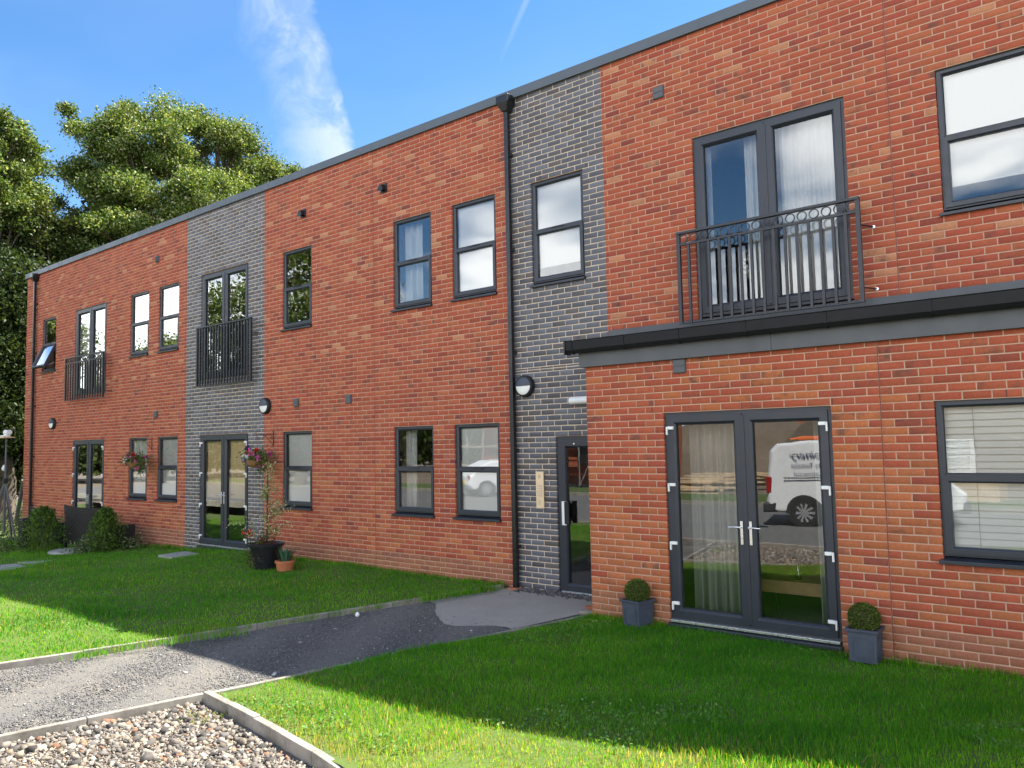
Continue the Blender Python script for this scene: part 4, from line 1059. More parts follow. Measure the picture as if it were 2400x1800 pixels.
# big black tub with variegated shrub
t = tag(empty('potted_shrub', (-6.62, -.92, 0)), 'large black tub with cream variegated shrub on a cane', 'plant')
mb = MB().lathe([(0, 0), (.20, 0), (.27, .36), (.30, .37), (.305, .41), (.285, .42), (.265, .39), (0, .37)], 28); mb.smooth = False; mb.build('tub', 'blackpot', t)
MB().lathe([(0, .372), (.262, .372), (.262, .39), (0, .40)], 20).build('soil', 'soil', t)
MB().tube([(.02, 0, .35), (.05, -.01, 1.62)], .011, 7).build('cane', 'cane', t)
mb = MB(); PP = []; tips = []
for i in range(15):
    z0 = .45 + .06*i; a = random.uniform(0, 6.28); L = random.uniform(.25, .62)*(1.15 - i*.045)
    st = Vector((.03, 0, z0)); e = st + Vector((math.cos(a)*L, math.sin(a)*L*.8, random.uniform(.02, .18))); mb.tube([st, st.lerp(e, .5) + Vector((0, 0, .05)), e], [.006, .004, .002], 5, False); tips.append((st, e))
for i in range(5): tips.append((Vector((.04, 0, 1.15 + .12*i)), Vector((.04 + random.uniform(-.12, .12), random.uniform(-.1, .1), 1.28 + .12*i))))
tips.append((Vector((.02, 0, .8)), Vector((-.50, -.42, .72)))); tips.append((Vector((.02, 0, .9)), Vector((.50, .18, 1.02))))
mb.build('branches', 'iron', t)
for st, e in tips:
    k = 62; s_ = rng.random(k)[:, None]**.7; PP.append(np.array(st)*(1-s_) + np.array(e)*s_ + rng.normal(0, .045, (k, 3)))
PP = np.concatenate(PP); n = len(PP)
link('foliage', leaf_mesh('foliage', PP, .042*rng.uniform(.7, 1.3, n), pick([(.46,.46,.27),(.24,.27,.12),(.36,.38,.24),(.12,.16,.06)], [4,4,3,2], n), 'leaf', .2, .5), t)
n = 260; P = rng.normal(0, 1, (n, 3))*[.10, .10, .06] + [0, -.05, .47]
link('red_foliage', leaf_mesh('red_foliage', P, .05, pick([(.16,.03,.03),(.10,.05,.03),(.10,.14,.04)], [3,2,2], n), 'leaf', .2, .5), t)
n = 120; P = rng.normal(0, 1, (n, 3))*[.11, .03, .08] + [-.02, -.24, .20]
link('trailing_foliage', leaf_mesh('trailing_foliage', P, .04, pick([(.15,.13,.07),(.09,.08,.04)], [1,1], n), 'leaf', .2, .5), t)
# rose beside it
t = tag(empty('rose', (-6.88, -1.05, 0)), 'single red rose on a thin stem beside the black tub', 'flower')
MB().tube([(0, 0, 0), (.02, 0, .3), (0, -.02, .56)], .006, 6).build('stem', 'cane', t)
n = 70; P = rng.normal(0, .032, (n, 3)) + [0, -.02, .58]; link('blossom', leaf_mesh('blossom', P, .05, pick([(.45,.012,.015),(.55,.02,.02)], [1,1], n), 'petal', .5, .9), t)
n = 90; P = rng.normal(0, 1, (n, 3))*[.06, .05, .10] + [.02, 0, .22]; link('foliage', leaf_mesh('foliage', P, .05, pick([(.05,.08,.02),(.12,.09,.05)], [2,1], n), 'leaf', .2, .6), t)
# small terracotta pot
t = tag(empty('potted_succulent', (-6.07, -.93, 0)), 'small terracotta pot with blue green leaves beside the black tub', 'plant')
MB().lathe([(0, 0), (.125, 0), (.15, .13), (.165, .135), (.165, .17), (.145, .17), (.14, .14), (0, .14)], 22).build('pot', 'terracotta', t)
n = 60; mb = MB()
for i in range(n):
    a = random.uniform(0, 6.28); r0 = random.uniform(0, .09); L = random.uniform(.12, .26); b0 = Vector((r0*math.cos(a), r0*math.sin(a), .14)); e = b0 + Vector((math.cos(a)*L*.5, math.sin(a)*L*.5, L))
    w = Vector((-math.sin(a), math.cos(a), 0))*.014; md = b0.lerp(e, .55) + Vector((0, 0, .02))
    g = random.uniform(.8, 1.2); mb.add([b0-w, b0+w, md+w*1.2, md-w*1.2, e], [(0,1,2,3),(3,2,4)], (.06*g, .13*g, .08*g))
mb.build('foliage', 'leaf', t)

# hanging baskets and their brackets
def hanging(hx, hz, bx, bz, lab_b, lab_k, seed):
    reach = .36
    k = tag(empty('basket_bracket', (hx, 0, hz)), lab_k, 'bracket', 'scrolled iron basket brackets')
    MB().box(-.010, .010, -.012, -.001, -.24, .06).build('back_bar', 'iron', k, .002)
    MB().tube([(0, -.012, 0), (0, -reach*.5, .0), (0, -reach, .0), (0, -reach-.03, .02), (0, -reach-.02, .045), (0, -reach+.005, .04)], .0065, 6).build('arm', 'iron', k)
    MB().tube([(0, -.012, -.2), (0, -.08, -.13), (0, -.17, -.03), (0, -.21, -.015), (0, -.23, -.04), (0, -.20, -.055), (0, -.185, -.035)], .006, 6).build('brace', 'iron', k)
    MB().tube([(0, -.03, -.03), (0, -.06, -.035), (0, -.08, -.06), (0, -.06, -.085), (0, -.04, -.07)], .005, 6).build('scroll', 'iron', k)
    zt = hz - bz
    b = tag(empty('hanging_basket', (hx, -reach, bz)), lab_b, 'hanging basket', 'flower baskets hung from iron brackets')
    mb = MB().lathe([(.0, 0), (.10, .005), (.17, .06), (.205, .14), (.215, .15), (.205, .155), (.15, .14), (0, .13)], 22); mb.smooth = False; mb.build('basket', 'basket', b)
    for i in range(3):
        a = i*2.094 + .4; MB().tube([(.2*math.cos(a), .2*math.sin(a), .15), (0, 0, zt - .01)], .0025, 5).build('chain', 'iron', b)
    n = 900; d = rng.normal(0, 1, (n, 3)); P = d*[.13, .13, .065] + [0, 0, .20]
    P2 = rng.normal(0, 1, (260, 3))*[.05, .05, .09] + [.24, -.05, .04]; P = np.concatenate([P, P2])
    link('foliage', leaf_mesh('foliage', P, .045, pick([(.06,.11,.025),(.11,.16,.04),(.20,.22,.08)], [4,4,1], len(P)), 'leaf', .3, .6), b)
    fl = [((.55,.03,.10),(-.17,-.08,.27)), ((.60,.10,.30),(-.10,-.12,.24)), ((.45,.02,.03),(.0,-.05,.33)), ((.04,.01,.12),(-.08,-.1,.30)), ((.10,.03,.42),(-.22,-.12,.13)), ((.62,.14,.36),(.08,-.16,.25)), ((.40,.015,.03),(.10,-.10,.29)), ((.55,.10,.38),(.22,-.12,.20)), ((.6,.15,.4),(.27,-.12,.05)), ((.14,.05,.45),(-.12,-.17,.16)), ((.6,.08,.2),(-.2,.05,.24)), ((.45,.03,.25),(.18,.1,.27)), ((.62,.62,.66),(-.12,-.18,.20)), ((.6,.6,.66),(-.05,-.2,.18))]
    for c, p in fl:
        p = np.array(p) + rng.normal(0, .02, 3); nn = 26
        link('blossom', leaf_mesh('blossom', p + rng.normal(0, .024, (nn, 3)), .042, pick([c], [1], nn), 'petal', .6, .95), b)
hanging(-7.76, 2.28, -7.7, 1.66, 'flower basket hanging where the grey panel meets red brick, mid facade', 'iron bracket holding the flower basket beside the grey panel patio door', 1)
hanging(-12.45, 2.26, -12.4, 1.62, 'flower basket hanging between the two narrow left ground floor windows', 'iron bracket between the two narrow left ground floor windows', 2)

# loose things on the ground
def slab(pts, z, label, th=.05):
    c = np.mean(np.array(pts), 0); mb = MB(); n = len(pts)
    mb.add([(p[0]-c[0], p[1]-c[1], -.04) for p in pts] + [(p[0]-c[0], p[1]-c[1], th) for p in pts], [tuple(range(n, 2*n)), tuple(range(n-1, -1, -1))] + [(i, (i+1) % n, n+(i+1) % n, n+i) for i in range(n)])
    return tag(mb.build('paving_slab', 'slab', None, .008, (c[0], c[1], z)), label, 'paving slab', 'grey paving slabs lying in the lawn')
slab([(-9.8, -.62), (-9.2, -.66), (-9.17, -1.24), (-9.75, -1.21)], -.03, 'pale paving slab in the grass before the grey panel patio door', .055)
slab([(-12.3, -2.75), (-11.7, -2.70), (-11.4, -2.25), (-12.0, -2.25)], -.185, 'paving slab in the left lawn, nearer the building', .075)
p0 = pix_z(20, 1328, -.1)
slab([(p0.x-.5, p0.y-.2), (p0.x+.35, p0.y-.2), (p0.x+.5, p0.y+.25), (p0.x-.4, p0.y+.25)], -.18, 'paving slab in the left lawn at the photo edge', .075)
MB_b = MB().box(-.11, .11, -.05, .05, 0, .062)
o = MB_b.build('loose_brick', 'terracotta', None, .006, (-.15, -.70, -.018)); o.rotation_euler = (.05, 0, .5); tag(o, 'loose brick lying at the corner of the forward block', 'brick')
o = MB().box(-.12, .12, -.06, .06, 0, .045).build('stone_slab', 'concrete', None, .006, (-.11, -.86, -.02)); o.rotation_euler.z = .2; tag(o, 'small flat pale stone by the loose brick', 'stone')
p0 = pix_z(830, 1439, 0)
mb = MB().lathe([(0, 0), (.015, .004), (.026, .02), (.028, .03), (.022, .048), (.008, .058), (0, .059)], 12); mb.smooth = True
tag(mb.build('small_ball', 'white', None, 0, (p0.x + .06, p0.y, -.03)), 'small white ball on the path by the left edging', 'ball')
def scraps(n, label):
    P2 = rand_in(n, in_path, (-3.6, -.4, -5.2, -1.4)); S = rng.uniform(.02, .05, n)
    return stuff(scatter_rocks('pale_stones', np.column_stack([P2, np.full(n, -.03)]), S, pick([(.6,.56,.48),(.45,.42,.36)], [1,1], n), 'stone', .4), label, 'stones')
scraps(11, 'scattered pale stones and scraps on the dark path')
# weeds in the gravel, on kerb and path edges
P2 = rand_in(900, in_gravel, (-1.6, 2.3, -7.6, -5.3)); P2 = P2[noise2(P2[:, 0], P2[:, 1], 4, 8) > .75]
Pw = np.repeat(P2, 6, 0) + rng.normal(0, .03, (len(P2)*6, 2))
stuff(link('weeds', leaf_mesh('weeds', np.column_stack([Pw, rng.uniform(-.055, -.02, len(Pw))]), .035, pick([(.12,.16,.04),(.22,.22,.08)], [2,1], len(Pw)), 'leaf', .2, .4)), 'small weeds growing among the foreground gravel', 'weeds')

# conifers, low plants, garden furniture at the left end
def conifer(loc, h, r, label):
    t = tag(empty('conifer_shrub', loc), label, 'shrub', 'young conifers before the wicker seats')
    n = 2600; u = rng.random(n)**.8; a = rng.uniform(0, 6.28, n); prof = np.sqrt(np.clip(1 - ((u - .38)/.64)**2, 0, 1))*(1 - .25*u)
    lob = 1 + .26*np.sin(a*4 + u*7) + .22*np.sin(a*7 - u*13) + .15*np.sin(a*13 + u*23)
    rr = r*prof*lob*(.45 + .55*np.sqrt(rng.random(n)))
    P = np.column_stack([rr*np.cos(a), rr*np.sin(a), u*h]) + rng.normal(0, .02, (n, 3))
    link('foliage', leaf_mesh('foliage', P, .085*rng.uniform(.6, 1.2, n), pick([(.060,.12,.022),(.10,.18,.03),(.15,.23,.04),(.03,.06,.016)], [4,4,3,2], n), 'leaf', .5, .35), t)
    MB().tube([(0, 0, -.05), (0, 0, h*.8)], [.025, .008], 7).build('stem', 'bark', t); return t
def gz(x, y): return float(lawn_z(x, y))
c1 = pix_y(100, 1240, -1.45); c2 = pix_y(247, 1240, -.95)
conifer((c1.x, -1.45, gz(c1.x, -1.45)), 1.0, .42, 'bushy green conifer shrub before the dark wicker seats, the left one')
conifer((c2.x, -.95, gz(c2.x, -.95)), 0.95, .33, 'bushy green conifer shrub at the right end of the wicker sofa')
def low_plant(u, v, y, s, label):
    p = pix_y(u, v, y); z = gz(p.x, y); t = tag(empty('low_plant', (p.x, y, z)), label, 'plant', 'low variegated plants at the left lawn edge')
    n = 420; P = rng.normal(0, 1, (n, 3))*[s*.7, s*.6, s*.4] + [0, 0, s*.5]; P[:, 2] = np.abs(P[:, 2])
    link('foliage', leaf_mesh('foliage', P, .06, pick([(.26,.29,.17),(.11,.16,.05),(.06,.10,.03)], [2,3,4], n), 'leaf', .3, .5), t)
    MB().tube([(0, 0, -.02), (0, 0, s*.8)], .012, 6).build('stem', 'bark', t); return t
low_plant(14, 1268, -1.6, .30, 'pale variegated low plant at the photo left edge by the lawn')
low_plant(190, 1275, -1.25, .26, 'pale variegated low plant between the two conifer shrubs')
low_plant(305, 1275, -.55, .24, 'pale variegated low plant right of the right conifer shrub')
low_plant(20, 1225, .6, .45, 'leafy green low plant beyond the lawn at the left edge')
# wicker seats seen from behind
def wicker(u0, u1, vt, y, label, curve, name='wicker_sofa'):
    a = pix_y(u0, vt, y); b = pix_y(u1, vt, y); xm = (a.x+b.x)/2; w = (b.x-a.x)/2; z0 = gz(xm, y); h = a.z - z0
    t = tag(empty(name, (xm, y, z0)), label, 'garden seat')
    n = 16; rows = max(6, int(h/.06))
    # woven back made of horizontal strands, each strand its own strip
    for j in range(rows):
        zA = .10 + (h-.12)*j/rows; zB = .10 + (h-.12)*(j+1)/rows - .008; mb = MB(); vs_ = []
        for i in range(n+1):
            s_ = -1 + 2*i/n; yy = curve*(s_*s_) - .05*(j/rows) + .006*((i+j) % 2); fl = 1 + .06*j/rows; dz = .03*s_*s_*(j/rows)
            vs_ += [(s_*w*fl, yy, zA+dz), (s_*w*fl, yy, zB+dz), (s_*w*fl, yy+.03, zB+dz), (s_*w*fl, yy+.03, zA+dz)]
        fs = [(4*i+k, 4*(i+1)+k, 4*(i+1)+(k+1) % 4, 4*i+(k+1) % 4) for i in range(n) for k in range(4)] + [(0,1,2,3), (4*n+3,4*n+2,4*n+1,4*n)]
        mb.add(vs_, fs); mb.build('back_strand', 'wicker', t)
    MB().box(-w, w, .06, .62, .12, .40).build('seat', 'wicker', t, .03)
    for sx in (-1, 1): MB().box(sx*w-.06, sx*w+.06, .05, .65, .08, .60).build('arm', 'wicker', t, .03)
    for sx in (-1, 1):
        for yy in (.06, .60): MB().box(sx*w*.92-.025, sx*w*.92+.025, yy-.025, yy+.025, -.03, .12).build('leg', 'wicker', t)
    return t
wicker(146, 246, 1183, -.95, 'wide dark wicker sofa back before the leftmost patio door', .10)
wicker(70, 124, 1187, -.75, 'narrower dark wicker chair beside the black downpipe at the left end', .06, 'wicker_armchair')
p0 = pix_y(178, 1256, -1.15)
tag(MB().lathe([(0, -.05), (.42, -.05), (.45, .02), (.43, .05), (0, .06)], 26).build('round_stone', 'slab', None, 0, (p0.x, -1.25, gz(p0.x, -1.25) + .02)), 'round grey stone disc on the ground behind the wicker sofa', 'stone')
p0 = pix_y(58, 1215, -1.1)
tag(MB().box(-.16, .16, -.10, .10, -.05, .72).build('wicker_box', 'wicker', None, .02, (p0.x, -1.1, gz(p0.x, -1.1))), 'dark woven box standing left of the left conifer shrub', 'box')
# camera tower on tripod left of the building
p0 = pix_d(10, 1215, 26.5)
t = tag(empty('camera_tower', (p0.x, p0.y, -.5)), 'white camera on a tripod tower beyond the left end of the building', 'camera tower')
H = 2.95
MB().tube([(0, 0, .3), (0, 0, H)], [.04, .022], 10).build('mast', 'fascia', t)
for a in (.3, 2.4, 4.5): MB().tube([(0, 0, 1.75), (.5*math.cos(a), .5*math.sin(a), 0)], .026, 8).build('leg', 'fascia', t)
MB().box(-.06, .06, -.06, .06, 1.68, 1.82).build('hub', 'dark', t, .01)
MB().box(-.20, .22, -.15, .15, H, H+.035).build('platform', 'timber', t, .008)
mb = MB(); mb.tube([(.0, 0, H+.036), (.0, 0, H+.11)], .07, 14).tube([(-.06, 0, H+.17), (.17, .02, H+.165)], .06, 12); mb.build('camera', 'white', t, .012)
MB().box(-.15, .13, -.12, .07, H+.037, H+.08).build('camera_base', 'white', t, .02)
MB().lathe([(.0, 2.02), (.05, 2.05), (.06, 2.10), (.02, 2.2)], 12, -.12, 0).build('horn', 'white', t)
a = pix_y(56, 1125, .7); b = pix_y(36, 1232, .9)
o = MB().tube([(0, 0, 0), (a.x-b.x, a.y-b.y, a.z-b.z)], .065, 12).build('leaning_post', 'fascia', None, 0, (b.x, b.y, b.z)); tag(o, 'grey tube leaning near the left corner of the building', 'post')  # darker grey on the tube: the shade on it is put into its colour

# ------------------------------------------------------------------ trees beyond the building
rng = np.random.default_rng(123); random.seed(123)
def lob(u, v, r, dist, dd=0.0, sq=.85):
    p = pix_d(u, v, dist + dd); return (p, r*(dist)/FPX, sq)
SY = [(.066,.118,.020), (.115,.180,.036), (.23,.275,.10), (.38,.40,.24), (.036,.066,.014)]
SYW = [4, 4, 2.6, 1.5, 2.4]
D1 = 38.0
b1 = pix_d(455, 900, D1)
tree('sycamore_tree', 'large spreading sycamore rising behind the roof, highest of the trees', (b1.x, b1.y, -.6),
     [lob(420, 345, 88, D1, 0), lob(330, 330, 66, D1, -1.5), lob(530, 365, 84, D1, 1.5), lob(620, 430, 62, D1, 2), lob(275, 430, 84, D1, -1), lob(400, 470, 112, D1, -2), lob(505, 490, 92, D1, 0), lob(190, 470, 58, D1, -1.5), lob(250, 570, 86, D1, -2.5),
      lob(230, 330, 30, D1, -1), lob(152, 262, 9, D1, -1), lob(190, 300, 12, D1, -1), lob(385, 272, 34, D1, 0), lob(290, 275, 26, D1, 0), lob(470, 290, 30, D1, 1), lob(150, 400, 22, D1, -1), lob(570, 350, 30, D1, 1), lob(730, 385, 7, D1, 2), lob(665, 430, 42, D1, 2), lob(700, 440, 24, D1, 2), lob(350, 600, 90, D1, 0), lob(690, 470, 30, D1, 2)],
     270, 860, .112, SY, SYW, .46, 'trees behind the left end', .60, .70)
D2 = 34.0
b2 = pix_d(-60, 900, D2)
tree('sycamore_tree', 'sycamore cut by the left photo edge, above the lower dark trees', (b2.x, b2.y, -.6),
     [lob(-20, 340, 66, D2), lob(35, 380, 48, D2, 1), lob(-60, 430, 90, D2), lob(40, 450, 40, D2, 1), lob(20, 300, 24, D2), lob(10, 500, 44, D2), lob(70, 345, 16, D2)],
     110, 640, .115, SY, SYW, .36, 'trees behind the left end', .52, .62)
D3 = 35.0
b3 = pix_d(120, 1000, D3)
tree('lower_tree', 'lower dark green tree filling the gap between the two sycamores', (b3.x, b3.y, -.6),
     [lob(105, 545, 62, D3), lob(185, 570, 60, D3, 1), lob(40, 600, 62, D3), lob(60, 520, 36, D3), lob(150, 640, 70, D3, 1), lob(230, 600, 50, D3, 2), lob(300, 580, 46, D3, 3)],
     130, 560, .115, [(.045,.070,.017), (.075,.10,.026), (.14,.15,.05), (.024,.04,.012)], [4, 4, 1.5, 3], .30, 'trees behind the left end', .55, .55)
D4 = 32.0
b4 = pix_d(15, 1100, D4)
tree('ivy_clad_tree', 'dark ivy covered tree beside the left corner of the building', (b4.x, b4.y, -.8),
     [lob(30, 660, 66, D4), lob(0, 740, 66, D4), lob(60, 770, 50, D4, 1), lob(20, 860, 66, D4), lob(70, 900, 46, D4, 1.5), lob(0, 960, 76, D4), lob(60, 1010, 60, D4, 1.5), lob(20, 1080, 70, D4, 1), lob(-50, 820, 90, D4), lob(-60, 1000, 90, D4)],
     330, 330, .13, [(.030,.050,.013), (.050,.075,.020), (.016,.028,.009)], [4, 3, 3], .34, 'trees behind the left end', .70, .35)

# ------------------------------------------------------------------ the other side of the car park, seen in the glass
def mir_d(az, dist):
    a = math.radians(az); return (CAM.x - dist*math.sin(a), -CAM.y - dist*math.cos(a))
for (az, dist, r, top, lab) in ((54, 46, 5.4, 15.5, 'tall sycamore across the car park reflected in the mid upper windows'), (63.0, 58, 4.2, 9.0, 'tree across the car park reflected in the narrow left upper windows'), (71.5, 60, 5.0, 12, 'tree across the car park reflected in the leftmost upper window')):
    x, y = mir_d(az, dist)
    L = [(Vector((x, y, top*.62)), r, 1.0), (Vector((x-r*.5, y+.5, top*.5)), r*.7, .9), (Vector((x+r*.5, y, top*.5)), r*.7, .9), (Vector((x, y-r*.4, top*.78)), r*.6, .9), (Vector((x+.4*r, y, top*.74)), r*.5, .9)]
    tree('opposite_tree', lab, (x, y, -.3), L, 150, 330, .20, SY, SYW, .35, 'trees across the car park', 1.0, .5)

def extrude_side(mb, prof, w, ch=.06):
    # body from a side outline (x, z), chamfered towards both flanks
    n = len(prof); cx = sum(p[0] for p in prof)/n; cz = sum(p[1] for p in prof)/n
    def tum(z): return 1 - .10*max(0, z - 1.0)
    vs_ = []
    for yy, s_ in ((-w, .965), (-w+ch, 1.0), (w-ch, 1.0), (w, .965)):
        for x, z in prof: vs_.append((cx + (x-cx)*s_, yy*tum(z), cz + (z-cz)*s_))
    fs = [tuple(range(n-1, -1, -1)), tuple(range(3*n, 4*n))]
    for k in range(3):
        for i in range(n): j = (i+1) % n; fs.append((k*n+i, k*n+j, (k+1)*n+j, (k+1)*n+i))
    return mb.add(vs_, fs)
def wheel(x, y, r, parent):
    o = MB(); n = 24
    o.tube([(0, -.10, 0), (0, .10, 0)], r, n); w = o.build('wheel', 'tyre', parent, .02, (x, y, r))
    h = MB()
    for sgn in (-1, 1):
        for k in range(10):
            a = 2*math.pi*k/10; c, s_ = math.cos(a), math.sin(a); px, pz = -s_*.02, c*.02; yy = sgn*.105
            h.add([(c*.04+px, yy, s_*.04+pz), (c*r*.68+px*1.6, yy, s_*r*.68+pz*1.6), (c*r*.68-px*1.6, yy, s_*r*.68-pz*1.6), (c*.04-px, yy, s_*.04-pz)], [(0,1,2,3)] if sgn < 0 else [(3,2,1,0)])
        h.tube([(0, sgn*.1005, 0), (0, sgn*.108, 0)], .05, 12)
    h.build('rim', 'steel', w)
def arch(mb, x, r, y, sgn):
    n = 14; vs_ = []
    for i in range(n+1):
        a = math.pi*i/n
        for rr in (r*1.28, r*1.08): vs_.append((x + rr*math.cos(a), y, .30 + rr*math.sin(a)))
    mb.add(vs_, [(2*i, 2*i+1, 2*i+3, 2*i+2) if sgn < 0 else (2*i, 2*i+2, 2*i+3, 2*i+1) for i in range(n)])
def text_obj(s, size, mat, parent, loc, rot, shear=0.0, name='lettering'):
    cu = bpy.data.curves.new(name, 'FONT'); cu.body = s; cu.size = size; cu.shear = shear; cu.extrude = .0; cu.align_x = 'LEFT'
    tmp = bpy.data.objects.new('tmp_text', cu); col.objects.link(tmp)
    bpy.context.view_layer.update()
    me = bpy.data.meshes.new_from_object(tmp.evaluated_get(bpy.context.evaluated_depsgraph_get()))
    bpy.data.objects.remove(tmp); me.materials.clear(); me.materials.append(M[mat])
    o = bpy.data.objects.new(name, me); col.objects.link(o); o.parent = parent; o.location = loc; o.rotation_euler = rot; return o
# van: nose towards +x locally, side with lettering is +y (towards the building)
V0 = tag(empty('van', (-.30, -13.2, -.10)), 'white panel van with blue joinery lettering parked behind the camera, seen in the patio door', 'van'); V0.rotation_euler.z = math.radians(-14)
prof = [(-1.75,.32),(1.75,.32),(2.1,.40),(2.15,.75),(1.9,1.0),(1.15,1.14),(.55,1.80),(.20,1.98),(-1.0,2.02),(-1.85,1.98),(-2.02,1.80),(-2.1,1.1),(-2.12,.55),(-2.05,.34)]
extrude_side(MB(), prof, .88, .09).build('body', 'vanwhite', V0, .03)
for x in (-1.25, 1.35):
    for sy in (-1, 1): wheel(x, sy*.80, .32, V0)
    for sy in (-1, 1):
        mb = MB(); arch(mb, x, .34, sy*.895, -sy); mb.tube([(x, sy*.70, .32), (x, sy*.888, .32)], .37, 20); mb.build('wheel_arch', 'trim', V0)
MB().box(-2.20, -1.85, -.88, .885, .32, .56).build('bumper', 'trim', V0, .05)
MB().box(1.95, 2.2, -.86, .86, .34, .60).build('bumper', 'trim', V0, .05)
for sy in (-1, 1):
    MB().box(-2.125, -1.98, sy*.83-.05, sy*.83+.05, .78, 1.18).build('tail_light', 'tail', V0, .02)
    MB().add([(.30, sy*.845, 1.20), (1.0, sy*.86, 1.16), (.56, sy*.815, 1.68), (.28, sy*.815, 1.72)], [(0,1,2,3) if sy < 0 else (3,2,1,0)]).build('side_window', 'carglass', V0)
    MB().box(-1.7, .1, sy*.892-.006, sy*.892+.006, 1.13, 1.155).build('side_rail', 'trim', V0)
MB().add([(1.12,-.70,1.175),(1.12,.70,1.175),(.57,.62,1.82),(.57,-.62,1.82)], [(0,1,2,3)]).build('windscreen', 'carglass', V0)
R_txt = (math.radians(90), 0, math.radians(180))
text_obj('re Joinery', .27, 'ink', V0, (-.42, .850, 1.60), R_txt, .45)
text_obj('ge, Quality Remains', .145, 'ink', V0, (-.34, .866, 1.40), R_txt)
text_obj('Commercial', .14, 'ink', V0, (-.75, .887, 1.20), R_txt)
MB().box(-1.4, .1, -.3, -.05, 2.03, 2.12).box(-1.6, .3, .02, .09, 2.06, 2.10).build('roof_load', 'orange', V0, .01)
# white hatchback
x, y = -15.3, -16.1
C0 = tag(empty('car', (x, y, -.10)), 'white hatchback parked across the car park, seen in a ground floor window', 'car'); C0.rotation_euler.z = math.radians(-62)
prof = [(-1.85,.30),(1.85,.30),(2.0,.45),(1.98,.68),(1.75,.80),(1.0,.92),(.30,1.38),(-.2,1.46),(-1.1,1.42),(-1.55,1.22),(-1.78,.95),(-1.95,.82),(-1.97,.45)]
extrude_side(MB(), prof, .86, .10).build('body', 'vanwhite', C0, .04)
for xx in (-1.25, 1.3):
    for sy in (-1, 1): wheel(xx, sy*.78, .31, C0)
MB().add([(-1.16,-.62,1.385),(-1.16,.62,1.385),(-1.74,.68,1.0),(-1.74,-.68,1.0)], [(0,3,2,1)]).build('rear_window', 'carglass', C0)
for sy in (-1, 1):
    MB().add([(-1.25, sy*.845, .96), (.85, sy*.855, .96), (.25, sy*.82, 1.34), (-1.0, sy*.82, 1.36)], [(0,1,2,3) if sy < 0 else (3,2,1,0)]).build('side_window', 'carglass', C0)
    MB().box(-1.985, -1.90, sy*.70-.11, sy*.70+.11, .70, .86).build('tail_light', 'tail', C0, .02)
MB().box(-2.0, -1.975, -.26, .26, .50, .62).build('number_plate', 'plate', C0)
MB().add([(1.02,-.66,.95),(1.02,.66,.95),(.33,.60,1.385),(.33,-.60,1.385)], [(0,1,2,3)]).build('windscreen', 'carglass', C0)
# house under construction with scaffold
hx, hy = -20.5, -30.0
Hs = tag(empty('brick_house', (hx, hy, -.2)), 'brick house under construction across the car park, seen in the ground floor glass', 'house')
ops = [(-3.6, -2.2, 1.0, 2.2), (-.5, .5, 0.0, 2.1), (2.0, 3.4, 1.0, 2.2), (-3.4, -2.3, 3.7, 4.8), (2.1, 3.2, 3.7, 4.8)]
mbw = MB()
for (a, b, lo, hi) in ops: MB().box(a, b, 4.02, 4.08, lo, hi).build('window_opening', 'carglass', Hs)
hb = wall_sheet(-5, 5, 0, 5.6, ops, -4.0, .3); hb.v = [(x_, -y_, z_) for x_, y_, z_ in hb.v]
hb.build('front_wall', 'mortar', Hs)
bsx = lay_bricks(-5, 5, 0, 5.6, ops, 0, [], red_col, False); V, C = brick_arrays(bsx, -4.008); V[..., 1] *= -1
me = brick_mesh('brick_courses', V, C, 'red'); me.flip_normals(); o = link('brick_courses', me, Hs); o['kind'] = 'stuff'
MB().box(-5, 5, -4, 3.69, 0, 5.59).build('side_walls', 'terracotta', Hs)
MB().add([(-5.2,4.4,5.5),(5.2,4.4,5.5),(5.2,0,8.2),(-5.2,0,8.2),(5.2,-4.4,5.5),(-5.2,-4.4,5.5)], [(0,3,2,1),(3,5,4,2),(0,5,3),(1,2,4),(0,1,4,5)]).build('roof', 'tile', Hs)
S0 = tag(empty('scaffold', (hx, hy + 5.3, -.2)), 'steel scaffold in front of the unfinished brick house', 'scaffold')
for x in np.linspace(-5.5, 5.5, 6):
    for yy in (-.6, .5): MB().tube([(x, yy, 0), (x, yy, 7.2)], .03, 7).build('standard', 'steel', S0)
for z in (2.0, 3.0, 4.1, 5.1, 6.2):
    for yy in (-.6, .5): MB().tube([(-5.7, yy, z), (5.7, yy, z)], .025, 6).build('ledger', 'steel', S0)
for z in (2.05, 4.15): 
    for k in range(4): MB().box(-5.6, 5.6, -.55 + k*.25, -.34 + k*.25, z, z+.04).build('board', 'timber', S0)
for x in np.linspace(-5.5, 3.3, 5): MB().tube([(x, .53, 0), (x+2.2, .53, 4.1)], .022, 6).build('brace', 'steel', S0)
